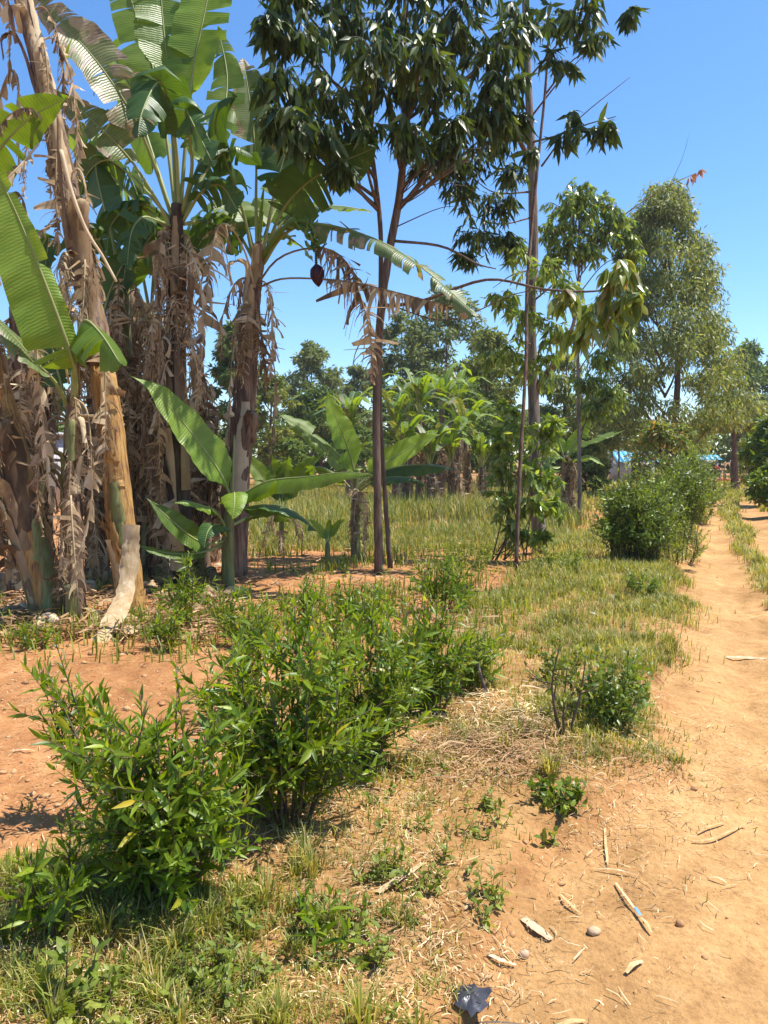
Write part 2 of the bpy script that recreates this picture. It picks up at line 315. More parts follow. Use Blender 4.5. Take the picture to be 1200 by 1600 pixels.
for nm, sel in (('ground', ~inpath), ('dirt_path', inpath)):
    used, inv = np.unique(Fg[sel], return_inverse=True)
    o = MB().add(Vg[used], inv.reshape(-1, 4)).obj(nm, M['soil'], smooth=True); o['kind'] = 'structure'
    ca = o.data.color_attributes.new('zone', 'FLOAT_COLOR', 'POINT'); ca.data.foreach_set('color', zone[used].astype(np.float32).ravel())

# ------------------------------------------------------------------ far trees
def uu(rng, n): return nrm(rng.normal(size=(n, 3)))
def crown_tree(name, label, u, d, vtop, rpx, mat, seed, vlow=None, bark='bark_b', prof=None, nclump=60, per=120, leaf=.3, lw=.4, droop=.3, cat='tree', group=None, flat=.7, trunk=.16, lean=0, clr=.17, base=None, nlimb=7):
    rng = rs(seed); B = P(u, 800, d); B[2] = height(B[0], B[1]) if d < 60 else 0
    if base is not None: B = base
    top = P(u + lean, vtop, d); H = top[2] - B[2]; R = rpx * d / F; ax = top[:2] - B[:2]
    z0 = (P(u, vlow, d)[2] - B[2]) / H if vlow else .3
    t = empty(name, B, label, cat, group)
    prof = prof or [(0, .45), (.2, .9), (.45, 1), (.7, .8), (.9, .5), (1, .12)]
    zf = np.clip(rng.random(nclump) ** .95, 0.01, .99); rr = np.interp(zf, *zip(*prof)) * R
    th = rng.random(nclump) * 2 * np.pi; q = np.sqrt(rng.random(nclump)) ** .6 * (.85 + .3 * rng.random(nclump))
    z = z0 + (1 - z0) * zf
    C = np.stack([B[0] + ax[0] * z + np.cos(th) * rr * q, B[1] + ax[1] * z + np.sin(th) * rr * q, B[2] + z * H], -1)
    cr = R * clr * (.7 + .7 * rng.random(nclump)) + .12
    tp = [B + np.array([0, 0, -.1]), B + np.array([ax[0] * .4 + rng.normal() * .02 * H, ax[1] * .4, H * .4]), B + np.array([ax[0] * .92, ax[1] * .92, H * .92])]
    tube(MB(), tp, [trunk, trunk * .65, .03], 14, 7, rough=.05, rng=rng).obj('trunk', M[bark], t, smooth=True)
    for k in range(nlimb):
        c = C[k]; zz = max((c[2] - B[2]) / H - .18, z0 * .55); s = B + np.array([ax[0] * zz, ax[1] * zz, H * zz])
        tube(MB(), [s, (s + c) / 2 + [0, 0, -.04 * H * droop], c], [trunk * .35, .015], 6, 5).obj('limb', M[bark], t, smooth=True)
    n = nclump * per; ci = np.repeat(np.arange(nclump), per)
    o = uu(rng, n) * (rng.random((n, 1)) ** .45) * np.array([1, 1, flat]); Pt = C[ci] + o * cr[ci][:, None]
    D = nrm(o * .8 + rng.normal(size=(n, 3)) * .5 + np.array([0, 0, -droop * 1.6])); N = nrm(o + rng.normal(size=(n, 3)) * .6 + np.array([0, 0, .5]))
    L = leaf * (.6 + .8 * rng.random(n)); ob = add_leaves(MB(), Pt, D, N, L, L * lw, T_LO, .1).obj('crown', M[mat], t); ob['kind'] = 'stuff'
    return t
# one distant belt of woodland that reads as a mass
rng = rs(5); n = 26000; xs = rng.uniform(-75, 75, n); hh = 4.0 + 4.0 * vnoise(xs, xs * 0 + 3, .12, 8) + 2.0 * vnoise(xs, xs * 0, .5, 9)
zz = hh * rng.random(n) ** .8; ys = 100 + 6 * rng.random(n) - zz * .25 + 2.5 * np.sin(xs * .9)
Pt = np.stack([xs, ys, zz], -1); L = .55 + .6 * rng.random(n)
o = add_leaves(MB(), Pt, rng.normal(size=(n, 3)) + [0, 0, -.4], rng.normal(size=(n, 3)) + [0, -.5, .6], L, L * .55, T_LO).obj('far_woodland', M['far_b'])
tag(o, 'dark green belt of far-off woodland along the horizon', 'woodland', kind='stuff')
crown_tree('eucalyptus_tree', 'round pale-grey far tree seen against the sky left of the twin trunks', 487, 70, 538, 52, 'far_a', 11, 680, nclump=75, per=120, leaf=.42)
crown_tree('eucalyptus_tree', 'small far tree just left of the twin trunks, lower than its neighbour', 553, 74, 572, 36, 'far_a', 12, 690, nclump=50, per=110, leaf=.42)
crown_tree('broadleaf_tree', 'dark dense far tree behind the bunch-bearing banana plant', 368, 46, 508, 42, 'far_b', 13, 700, nclump=60, per=120, leaf=.34)
crown_tree('broadleaf_tree', 'dark bushy far tree under the round pale-grey tree', 500, 58, 610, 62, 'far_b', 14, 735, nclump=70, per=110, leaf=.36)
crown_tree('broadleaf_tree', 'low green tree behind the left sucker leaves, next to the dark tree', 425, 52, 590, 42, 'far_c', 15, 730, nclump=40, per=110, leaf=.34)
crown_tree('eucalyptus_tree', 'tall broad far eucalyptus behind the banana grove, highest of the far group', 700, 56, 458, 85, 'far_a', 16, 690, nclump=110, per=130, leaf=.36)
crown_tree('eucalyptus_tree', 'far eucalyptus right behind the twin trunks, left of the highest one', 628, 60, 492, 52, 'far_a', 17, 690, nclump=65, per=120, leaf=.38)
crown_tree('eucalyptus_tree', 'yellow-green far tree right of the banana grove', 765, 50, 515, 48, 'far_c', 18, 700, nclump=70, per=120, leaf=.32)
crown_tree('broadleaf_tree', 'dark low tree behind the banana grove', 690, 46, 590, 95, 'far_b', 19, 740, nclump=80, per=110, leaf=.34)
crown_tree('eucalyptus_tree', 'fine-leaved drooping tree between the big trunk and the small banana', 885, 42, 555, 46, 'tall', 20, 735, nclump=80, per=120, leaf=.30, lw=.26, droop=.6)
crown_tree('broadleaf_tree', 'dark rounded far tree at the right edge behind the track bend', 1172, 80, 543, 72, 'far_b', 21, 690, nclump=80, per=120, leaf=.5)
crown_tree('broadleaf_tree', 'grey-green far tree in front of the dark one at the right edge', 1190, 62, 620, 48, 'far_a', 22, 730, nclump=60, per=110, leaf=.36)
crown_tree('broadleaf_tree', 'dark tree behind the white building at the left edge', 30, 40, 560, 75, 'far_b', 23, 735, nclump=70, per=110, leaf=.32)
crown_tree('broadleaf_tree', 'deep green tree behind the dark banana stem', 215, 42, 480, 70, 'far_b', 24, 735, nclump=80, per=120, leaf=.32)
crown_tree('broadleaf_tree', 'olive tree behind the blue roof, left of the tall conical tree', 945, 72, 610, 55, 'far_c', 25, 738, nclump=60, per=120, leaf=.32)
crown_tree('broadleaf_tree', 'shade tree with a straight dark trunk beside the blue-roofed kiosk', 1147, 44, 620, 44, 'tall', 26, 668, nclump=60, per=120, leaf=.28, trunk=.24, droop=.5)
# the tall conical eucalyptus
crown_tree('eucalyptus_tree', 'tall conical eucalyptus with drooping grey-green leaves beside the track', 1038, 36, 296, 122, 'tall', 30, 700, bark='bark_b',
           prof=[(0, .75), (.15, 1), (.35, .85), (.55, .62), (.75, .5), (.9, .3), (1, .08)], nclump=260, per=230, leaf=.23, lw=.26, droop=.6, flat=.9, clr=.14, trunk=.2, nlimb=22)

# ------------------------------------------------------------------ trees built from known twig clusters
def cluster_foliage(rng, C, R, per, L, W, up=0.0, spread=.45):
    Pt, D, N, LL, tw = [], [], [], [], []
    for c, r in zip(C, R):
        nt = max(3, per // 9)
        for _ in range(nt):
            o = uu(rng, 1)[0] * np.array([1, 1, .75]); s = c + o * r * .15; e = c + o * r * (.65 + .5 * rng.random()); mdl = (s + e) / 2 + [0, 0, .15 * r]
            pts = catmull([s, mdl, e + [0, 0, -.12 * r]], 5); tw.append(pts)
            k = max(3, int(per / nt + rng.integers(-2, 3))); f = rng.random(k) ** .7; p = pts[np.minimum((f * 4).astype(int), 3)]; p2 = pts[np.minimum((f * 4).astype(int) + 1, 4)]
            Pt.append(p + (p2 - p) * rng.random((k, 1)))
            D.append(np.array([0, 0, -1 + up]) + o * .4 + rng.normal(size=(k, 3)) * spread); N.append(rng.normal(size=(k, 3)) + [0, 0, .3] + o * .6)
            LL.append(L * (.65 + .6 * rng.random(k)))
    LL = np.concatenate(LL); return np.vstack(Pt), nrm(np.vstack(D)), nrm(np.vstack(N)), LL, LL * W / L, tw
def twigs(parent, tw, mat, r=.004, name='twig_mass'):
    mb = MB()
    for p in tw: tube(mb, p, [r, r * .4], None, 3, cap=False)
    o = mb.obj(name, M[mat], parent); o['kind'] = 'stuff'
def PP(lst): return np.array([P(*q[:3]) for q in lst])
def branch(t, pts, r, bark, n=14, name='branch', sides=6): return tube(MB(), PP(pts), r, n, sides, rough=.04).obj(name, M[bark], t, smooth=True)

# twin-trunked eucalyptus in the middle
B = G(592, 897)
t = empty('eucalyptus_tree', B, 'twin-trunked eucalyptus with dense dark crown in the middle of the picture', 'tree')
d0 = dep(897)
branch(t, [(592, 905, d0), (590, 780, d0), (588, 640, d0), (594, 500, d0), (607, 400, d0), (625, 300, d0), (632, 200, d0), (628, 80, d0), (640, -80, d0)], [.068, .058, .056, .057, .060, .058, .045, .03, .02], 'bark_r', 44, 'trunk', 10)
branch(t, [(610, 888, d0 + .4), (602, 780, d0 + .35), (594, 640, d0 + .25), (595, 480, d0 + .2), (594, 350, d0 + .2), (580, 230, d0 + .1), (570, 120, d0), (560, -40, d0)], [.040, .034, .031, .034, .036, .034, .03, .02], 'bark_r', 40, 'trunk', 9)
cl = [(470, 60, 9.6, 52), (535, 35, 9.9, 62), (615, 55, 10.4, 66), (700, 60, 10.6, 62), (765, 85, 11, 50), (445, 130, 9.2, 46), (515, 150, 9.5, 58), (600, 140, 10.2, 60), (680, 140, 10.3, 58),
      (750, 165, 10.8, 46), (455, 195, 9.1, 44), (500, 215, 9.3, 38), (560, 205, 9.8, 40), (640, 205, 10, 42), (715, 205, 10.5, 40), (720, 15, 10.6, 60), (640, -30, 10.3, 60), (545, -40, 10, 60), (455, -10, 9.5, 50),
      (740, -40, 10.7, 60), (425, 40, 9.3, 30), (425, 180, 9.0, 26), (590, 90, 9.4, 55), (660, 90, 9.6, 50), (790, 130, 11, 40), (800, 60, 11.2, 44), (775, 195, 11, 36), (690, 228, 10.6, 30), (530, 255, 9.6, 22), (805, 190, 11.4, 26)]
rng = rs(101); C = PP(cl); R = np.array([c[3] * c[2] / F for c in cl])
Pt, D, N, L, W, tw = cluster_foliage(rng, C, R, 250, .25, .066, spread=.36)
for k, c in enumerate(cl):
    v = min(330, c[1] + 130); s = (float(np.interp(v, [-80, 80, 200, 300, 400], [640, 628, 632, 625, 607])), v, d0) if c[0] > 590 else (float(np.interp(v, [-40, 120, 230, 350], [560, 570, 580, 594])), v, d0 + .12)
    branch(t, [s, ((s[0] + c[0]) / 2, (s[1] + c[1]) / 2 + 6, (s[2] + c[2]) / 2), c[:3]], [.028, .010], 'bark_r', 8, sides=5)
bp = [(596, 480, d0), (660, 470, 10.4), (760, 437, 10), (850, 452, 9.6), (930, 455, 9.4), (975, 440, 9.3)]; branch(t, bp, [.028, .02, .016, .008], 'bark_r', 26)
branch(t, [(611, 376, d0), (690, 385, 10.8), (745, 412, 10.6), (775, 420, 10.5)], [.022, .016, .008], 'bark_r')
branch(t, [(596, 472, d0), (700, 500, 10.6), (820, 455, 10.2), (900, 470, 9.8)], [.012, .008, .004], 'bark_r')
for k in range(9):
    a = rng.random(); v0 = 250 + 130 * a; u0 = float(np.interp(v0, [200, 300, 400], [632, 625, 608]))
    branch(t, [(u0, v0, d0), (u0 + 35 + 40 * a, v0 - 40 + 20 * rng.normal(), d0 - .3), (u0 + 80 + 60 * rng.random(), v0 - 60 + 50 * rng.normal(), d0 - .5)], [.010, .006, .003], 'twig', 10, 'twig', 4)
cl2 = [(955, 430, 9.3, 34), (935, 490, 9.4, 38), (892, 470, 9.6, 30), (985, 470, 9.3, 26), (905, 520, 9.5, 30), (975, 415, 9.2, 20)]
P2, D2, N2, L2, W2, tw2 = cluster_foliage(rng, PP(cl2), np.array([c[3] * c[2] / F for c in cl2]), 55, .27, .085, spread=.38)
foliage(t, Pt, D, N, L, W, M['euc'], 300, T_MID); foliage(t, P2, D2, N2, L2, W2, M['euc_y'], 40, name='young_foliage'); twigs(t, tw + tw2, 'twig')

# big single trunk on the right of it
B = G(845, 868); d1 = dep(868)
t = empty('eucalyptus_tree', B, 'tall single grey eucalyptus trunk with a low fork, right of the twin trunks', 'tree')
branch(t, [(845, 876, d1), (838, 760, d1), (834, 640, d1), (830, 500, d1), (834, 380, d1), (830, 240, d1), (824, 100, d1), (818, -60, d1)], [.14, .105, .094, .082, .078, .070, .06, .045], 'bark_g', 50, 'trunk', 12)
branch(t, [(838, 610, d1), (850, 590, d1 - .1), (872, 560, d1 - .2), (895, 510, d1 - .2), (905, 450, d1)], [.075, .06, .04, .02], 'bark_b', 14)
branch(t, [(806, 893, 11.1), (812, 740, 11.3), (822, 560, 11.6), (824, 440, 11.9), (838, 280, 12.2), (852, 140, 12.4), (858, 40, 12.4)], [.032, .030, .028, .026, .025, .022, .018], 'bark_b', 40, 'stem', 8)
branch(t, [(828, 250, d1), (800, 200, d1 - .3), (770, 160, d1 - .6), (745, 150, d1 - .8)], [.045, .035, .02], 'bark_b')
branch(t, [(832, 222, d1), (870, 212, d1 - .8), (915, 195, d1 - 1.5), (962, 182, d1 - 2)], [.02, .012, .006], 'bark_r')
for q in [((832, 180), (880, 120), (940, 60)), ((828, 120), (880, 60), (930, 20)), ((826, 300), (770, 300), (720, 260)), ((830, 340), (780, 350), (720, 330)), ((846, 260), (900, 190), (985, 120)), ((850, 150), (900, 90), (960, 70)), ((834, 420), (800, 430), (770, 450)), ((834, 470), (870, 440), (890, 420)), ((833, 540), (800, 530), (780, 560))]:
    branch(t, [(*q[0], d1), (*q[1], d1 - .5), (*q[2], d1 - .8)], [.018, .010, .004], 'bark_r', 12)
cA = [(740, 255, 12.3, 36), (772, 318, 12.3, 38), (722, 300, 12.2, 34), (748, 365, 12.2, 40), (795, 378, 12.4, 26), (800, 270, 12.5, 28), (775, 225, 12.4, 34), (700, 260, 12.2, 26), (728, 400, 12.2, 16), (660, 260, 12.2, 22)]
cB = [(855, 35, 11.6, 40), (905, 25, 11.3, 36), (935, 65, 11.2, 26), (875, 95, 11.6, 32), (815, 15, 11.8, 38), (920, 0, 11.3, 34), (985, 15, 11, 10)]
cC = [(880, 208, 11.2, 22), (912, 205, 11.1, 24), (940, 200, 11, 22), (955, 195, 11, 16), (838, 232, 11.9, 22), (895, 180, 11.2, 16)]
cD = [(800, 395, 12.3, 38), (850, 425, 12.1, 42), (815, 500, 12.2, 44), (862, 525, 12.2, 42), (788, 555, 12.3, 38), (845, 575, 12.2, 40), (880, 450, 12.2, 34), (790, 470, 12.2, 30)]
rng = rs(102)
for cl, per, L_, W_, m, ni in ((cA, 230, .22, .042, 'euc', 40), (cB, 110, .26, .07, 'euc', 40), (cC, 38, .28, .075, 'euc', 40), (cD, 170, .21, .05, 'euc_l', 80)):
    Pt, D, N, L, W, tw = cluster_foliage(rng, PP(cl), np.array([c[3] * c[2] / F for c in cl]), per, L_, W_)
    foliage(t, Pt, D, N, L, W, M[m], ni, T_MID); twigs(t, tw, 'twig')
# leafy eucalyptus sapling at its foot
B = G(800, 872); d2 = dep(872) - .6
t = empty('eucalyptus_sapling', B, 'leafy young eucalyptus sapling growing round the foot of the grey trunk', 'sapling')
cl = [(800, 680, d2, 38), (845, 690, d2, 36), (780, 730, d2, 34), (820, 735, d2 - .2, 44), (858, 745, d2, 34), (790, 785, d2, 36), (835, 790, d2 - .2, 40), (865, 790, d2, 24), (805, 830, d2, 28), (840, 840, d2, 22), (775, 690, d2, 24), (860, 665, d2, 22), (790, 640, d2, 20)]
rng = rs(103)
for c in cl: branch(t, [(800 + 20 * rng.normal(), 875, d2), ((800 + c[0]) / 2, (875 + c[1]) / 2, d2), c[:3]], [.012, .006], 'bark_b', 8, 'stem', 5)
Pt, D, N, L, W, tw = cluster_foliage(rng, PP(cl), np.array([c[3] * c[2] / F for c in cl]), 130, .155, .066, up=.35, spread=.55)
foliage(t, Pt, D, N, L, W, M['euc_l'], 100); twigs(t, tw, 'twig_g')
# slender eucalyptus in the middle distance
B = G(904, 800); d3 = 19.5; B = P(904, 800, d3); B[2] = height(B[0], B[1])
t = empty('eucalyptus_tree', B, 'slender young eucalyptus with a rounded bright top left of the tall conical tree', 'tree')
branch(t, [(906, 822, d3), (905, 700, d3), (903, 560, d3), (904, 420, d3), (905, 300, d3)], [.06, .05, .042, .03, .012], 'bark_g', 24, 'trunk', 8)
branch(t, [(904, 420, d3), (950, 360, d3), (990, 325, d3), (1050, 288, d3), (1088, 270, d3)], [.025, .018, .010, .006], 'twig', 20)
branch(t, [(1045, 292, d3), (1065, 250, d3), (1078, 205, d3)], [.007, .003], 'twig', 8, 'twig', 4)
cl = [(905, 305, d3, 34), (880, 325, d3, 36), (935, 325, d3, 38), (905, 350, d3, 42), (965, 345, d3, 26), (865, 360, d3, 30), (945, 370, d3, 34), (885, 390, d3, 34), (920, 395, d3, 26), (980, 375, d3, 20), (985, 400, d3, 26), (865, 405, d3, 20),
      (945, 560, d3, 30), (920, 600, d3, 32), (960, 620, d3, 28), (930, 640, d3, 24), (970, 520, d3, 34), (950, 480, d3, 36), (985, 450, d3, 26)]
rng = rs(104)
for c in cl: branch(t, [(904, min(700, c[1] + 60), d3), ((904 + c[0]) / 2, c[1] + 12, d3), c[:3]], [.016, .006], 'twig', 8, sides=4)
Pt, D, N, L, W, tw = cluster_foliage(rng, PP(cl), np.array([c[3] * c[2] / F for c in cl]), 420, .20, .06, spread=.38)
foliage(t, Pt, D, N, L, W, M['euc_l'], 0, T_LO); twigs(t, tw, 'twig', .006)
Pt, D, N, L, W, tw = cluster_foliage(rng, PP([(1075, 276, d3), (1092, 270, d3)]), np.array([.14, .16]), 9, .22, .07); foliage(t, Pt, D, N, L, W, M['euc_r'], name='red_shoot')

# ------------------------------------------------------------------ bushes made of upright leafy shoots
def shoots(rng, B, H, R, n, lean=(0, 0), sub=4, lo=.55, foot=.22):
    S_ = []
    for k in range(n):
        a = rng.random() * 6.283; q = math.sqrt(rng.random()); h = H * (lo + (1 - lo) * rng.random()) * (1 - .28 * q * q); dr = np.array([math.cos(a), math.sin(a), 0])
        b = B + dr * R * foot * q + [0, 0, -.02]; e = B + dr * R * q + [lean[0], lean[1], h]; m = (b + e) / 2 + dr * R * .12 * q + rng.normal(size=3) * .03 * H
        c = catmull([b, m, e], 12); S_.append((c, 1.0))
        for _ in range(sub):
            f = int(rng.integers(3, 10)); s = c[f]; dd = nrm(rng.normal(size=3) * [1, 1, .25] + dr * .5 + [0, 0, .75]); l = H * (.16 + .2 * rng.random())
            S_.append((catmull([s, s + dd * l * .5 + [0, 0, -.01], s + dd * l + [0, 0, .06 * l]], 8), .5))
    return S_
def shoot_leaves(rng, S_, L, W, gap, start=.25, up=.55, rad=.9, spread=.25):
    Pt, D, N, LL = [], [], [], []
    for c, big in S_:
        ln = np.linalg.norm(np.diff(c, axis=0), axis=1).sum(); k = max(4, int(ln * (1 - start * big) / gap)); f = np.linspace(start * big, 1, k); x = f * (len(c) - 1); i0 = np.minimum(x.astype(int), len(c) - 2); p = c[i0] + (c[i0 + 1] - c[i0]) * (x - i0)[:, None]
        T = nrm(c[i0 + 1] - c[i0]); th = np.arange(k) * 2.4 + rng.random() * 6; A = nrm(np.cross(T, [0.3, .5, .8])); Bv = np.cross(T, A); r = np.cos(th)[:, None] * A + np.sin(th)[:, None] * Bv
        tip = f[:, None] ** 3; Pt.append(p); D.append(T * (up + .5 * tip) + r * rad * (1 - .45 * tip) + rng.normal(size=(k, 3)) * spread); N.append(T * 1.0 - r * .3 + rng.normal(size=(k, 3)) * .2)
        LL.append(L * (.42 + .8 * rng.random(k)) * (1 - .35 * f ** 4))
    LL = np.concatenate(LL); return np.vstack(Pt), nrm(np.vstack(D)), nrm(np.vstack(N)), LL, LL * W / L
def bush(name, label, B, H, R, n, L, W, mat, seed, gap=.02, n_ind=0, lean=(0, 0), sub=4, cat='shrub', group=None, stemmat='twig', r=.006, T=T_HI, start=.25, up=.55, rad=.9, lo=.55, curl=.2, foot=.22):
    rng = rs(seed); t = empty(name, B, label, cat, group); S_ = shoots(rng, np.array(B), H, R, n, lean, sub, lo, foot)
    for c, big in S_:
        if big == 1: tube(MB(), c, [r, r * .35], None, 5).obj('stem', M[stemmat], t, smooth=True)
    mb = MB(); [tube(mb, c, [r * .5, r * .2], None, 3, cap=False) for c, big in S_ if big < 1]
    if sub: mb.obj('shoots', M[stemmat], t)['kind'] = 'stuff'
    foliage(t, *shoot_leaves(rng, S_, L, W, gap, start, up, rad), M[mat], n_ind, T, curl); return t
# the hedge row beside the track, far to near
for q in [('bush', 'far clipped end of the green hedge beside the track bend', 1075, 815, 2.1, .6, 44, .11, .036, 'hedge', 401), ('bush', 'middle hedge bush beside the track, behind the near round one', 1050, 845, 1.9, .52, 44, .10, .034, 'hedge', 402),
          ('bush', 'near round hedge bush with a dark shaded left side, beside the track', 990, 882, 1.6, .46, 54, .10, .034, 'hedge', 403), ('bush', 'pale loose bush at the track-side foot of the hedge', 1045, 880, .75, .5, 26, .08, .024, 'weed', 404),
          ('bush', 'back left bush of the hedge, in front of the blue roof', 985, 828, 1.25, .7, 40, .09, .03, 'hedge', 405)]:
    bush(q[0], q[1], G(q[2], q[3]), q[4], q[5], q[6], q[7], q[8], q[9], q[10], gap=.024, sub=7, T=T_MID, start=.05, n_ind=0, cat='bush', r=.009, foot=.8)
crown_tree('small_tree', 'red-tipped leafy shrub rising over the hedge', 1030, 23, 662, 48, 'red_tip', 41, 790, nclump=45, per=90, leaf=.16, lw=.32, trunk=.05, cat='shrub')
crown_tree('small_tree', 'light green shrub between the red-tipped shrub and the kiosk', 1066, 29, 668, 24, 'far_c', 42, 780, nclump=40, per=80, leaf=.2, lw=.4, trunk=.06, cat='shrub')
crown_tree('mango_tree', 'dark glossy mango tree at the right edge above the round bush', 1204, 27, 655, 32, 'hedge', 43, 740, nclump=50, per=90, leaf=.24, lw=.3, trunk=.1, nlimb=4)
crown_tree('round_bush', 'rounded bush at the right edge of the track bend', 1206, 22, 727, 30, 'hedge', 44, 790, nclump=60, per=100, leaf=.12, lw=.45, trunk=.05, cat='bush', base=None)
for k, (u, d, vt, r, m, lab) in enumerate([(300, 33, 640, 60, 'far_b', 'low dark bush behind the banana clump, left of the suckers'), (560, 44, 668, 46, 'far_b', 'low dark bush behind the twin trunks'), (800, 40, 640, 44, 'far_b', 'low dark bush behind the eucalyptus sapling'),
                                          (915, 36, 690, 34, 'far_c', 'low olive bush left of the blue roof'), (1180, 50, 680, 34, 'far_c', 'low bush at the far side of the track bend'), (455, 40, 690, 40, 'far_b', 'low dark bush left of the standing sucker leaf')]):
    crown_tree('bush', lab, u, d, vt, r, m, 60 + k, 765, nclump=40, per=90, leaf=.22, lw=.45, trunk=.06, cat='bush', nlimb=4)
# ------------------------------------------------------------------ banana plants
def width_prof(x): return np.clip(x / .13, 0, 1) ** .55 * np.clip(1 - np.clip(x, 0, 1) ** 3.4, 0, 1) ** .75
def blade(pts, W, tp=.15, up=(0, -.6, .8), ang=.2, g=.35, tears=5, gap=.03, rng=None, n=40, nq=5, ripple=.05, jag=.0, shrink=None, halves=(1, 1)):
    C = catmull(pts, 81); sl = np.concatenate([[0], np.cumsum(np.linalg.norm(np.diff(C, axis=0), axis=1))]); Lt = sl[-1]
    T = nrm(np.gradient(C, axis=0)); Sd = np.cross(T, np.array(up, float)); ln = np.linalg.norm(Sd, axis=1)
    Sd = nrm(Sd + np.array([1e-4, 0, 0]));
    for k in range(1, len(Sd)):                                    # keep the side from flipping where the rib passes the up direction
        if Sd[k] @ Sd[k - 1] < 0: Sd[k] *= -1
    Nn = np.cross(Sd, T); s0 = np.linspace(0, Lt, 121)
    itp = lambda A, s: np.stack([np.interp(s, sl, A[:, k]) for k in range(3)], -1)
    mb = MB(); q = np.linspace(0, 1, nq + 1)
    for sg, hw in ((1, halves[0]), (-1, halves[1])):
        if hw <= 0: continue
        cuts = np.sort(np.concatenate([[0, 1], rng.random(tears) * .97])); ph = rng.random() * 6
        for x0, x1 in zip(cuts[:-1], cuts[1:]):
            if x1 - x0 < .004: continue
            k = max(2, int(round((x1 - x0) * n)) + 1); xs = np.linspace(x0, x1, k); xc = (x0 + x1) / 2
            tg = gap * (.3 + 1.4 * rng.random()); gs = np.clip(g * (1 + (.5 if tears else .05) * rng.normal()), 0, 1.6); a = ang + (.16 if tears else .02) * rng.normal()
            wl_ = hw * (1 - jag * rng.random())
            X = xc + (xs[:, None] - xc) * (1 - np.clip(tg * 6, 0, .75) * q[None] ** 1.2); s = (tp + (1 - tp) * X) * Lt
            mid = itp(C, np.broadcast_to((tp + (1 - tp) * xs)[:, None] * Lt, s.shape).ravel()).reshape(k, nq + 1, 3); off = itp(C, s.ravel()).reshape(k, nq + 1, 3) - mid
            sd = itp(Sd, s.ravel()).reshape(k, nq + 1, 3) * sg; nn = itp(Nn, s.ravel()).reshape(k, nq + 1, 3)
            dr = sd * math.cos(a) + nn * math.sin(a); gq = np.clip(gs * q ** .8, 0, .97)[None, :, None]
            dr = nrm(dr * (1 - gq) + np.array([0, 0, -1.]) * gq + rng.normal(size=3) * (.16 if jag else .0) * gq)
            w = W * width_prof(xs)[:, None, None] * wl_
            pos = mid + off + np.concatenate([np.zeros((k, 1, 3)), np.cumsum(dr[:, 1:] * w / nq, axis=1)], 1)
            pos = pos + nn * (ripple * W * np.sin(xs * 23 + ph) * 1.0)[:, None, None] * (q[None, :, None] ** 1.5) + nn * (ripple * .5 * W * np.sin(xs * 61 + ph))[:, None, None] * (q[None, :, None] ** 2)
            i, j = np.meshgrid(np.arange(k - 1), np.arange(nq), indexing='ij'); a0 = i * (nq + 1) + j; Fq = np.stack([a0, a0 + nq + 1, a0 + nq + 2, a0 + 1], -1).reshape(-1, 4)
            if sg < 0: Fq = Fq[:, ::-1]
            mb.add(pos.reshape(-1, 3), Fq, np.stack([np.broadcast_to((X * (1 - tp) * Lt), s.shape).ravel(), np.broadcast_to(sg * q[None], s.shape).ravel()], -1))
    return mb, C
def leaf(t, d, pts, wpx, mat='ban', tp=.15, rib=.022, ribmat='midrib', name='leaf', seed=0, **kw):
    pw = [P(q[0], q[1], d + (q[2] if len(q) > 2 else 0)) for q in pts]; rng = rs(seed + int(pts[0][0] * 7 + pts[-1][1] * 13) % 99991)
    mb, C = blade(pw, wpx * d / F, tp, rng=rng, **kw); o = mb.obj(name, M[mat], t, smooth=True, uv=True)
    tube(MB(), C[::3], [rib, rib * .75, rib * .4, rib * .15], None, 6).obj('midrib', M[ribmat], o, smooth=True); return o
def dead_leaf(t, pts, W, rng, mat='dry', tp=.12, tears=22, n=46, rib=.012, g=1.15, jag=.6, gap=.13, up=(0, -.5, .85)):
    mb, C = blade(pts, W, tp, up=up, ang=-.2, g=g, tears=tears, gap=gap, rng=rng, n=n, nq=4, ripple=.12, jag=jag); o = mb.obj('dry_leaf', M[mat], t, smooth=True, uv=True)
    tube(MB(), C[::4], [rib, rib * .7, rib * .2], None, 5).obj('midrib', M['dry'], o, smooth=True); return o
def skirt(t, sp, n, rng, f0=.25, f1=.95, ln=(.8, 1.9), wide=(.10, .22), face=True):
    wide = (wide[0] * 2.4, wide[1] * 2.2)
    """dead leaves hanging down round a stem"""
    C = catmull(sp, 60)
    for k in range(n):
        c = C[int((f0 + (f1 - f0) * rng.random()) * 59)]; a = rng.uniform(-2.7, -.4) if face and rng.random() < .75 else rng.random() * 6.28; o = np.array([math.cos(a), math.sin(a), 0])
        l = min(rng.uniform(*ln), c[2] - .05); out = rng.uniform(.13, .34); tw = rng.normal(size=3) * .08
        pts = [c, c + o * out * .6 + [0, 0, .10], c + o * out + [0, 0, -.12 * l] + tw * .3, c + o * (out + .02) + [0, 0, -.55 * l] + tw, c + o * (out * .8) + [0, 0, -l] + tw * 1.6]
        dead_leaf(t, pts, rng.uniform(*wide), rng, 'dry' if rng.random() < .6 else 'dry_d', up=tuple(o + [0, 0, .2]), tears=int(rng.integers(38, 70)), g=1.5, n=70)
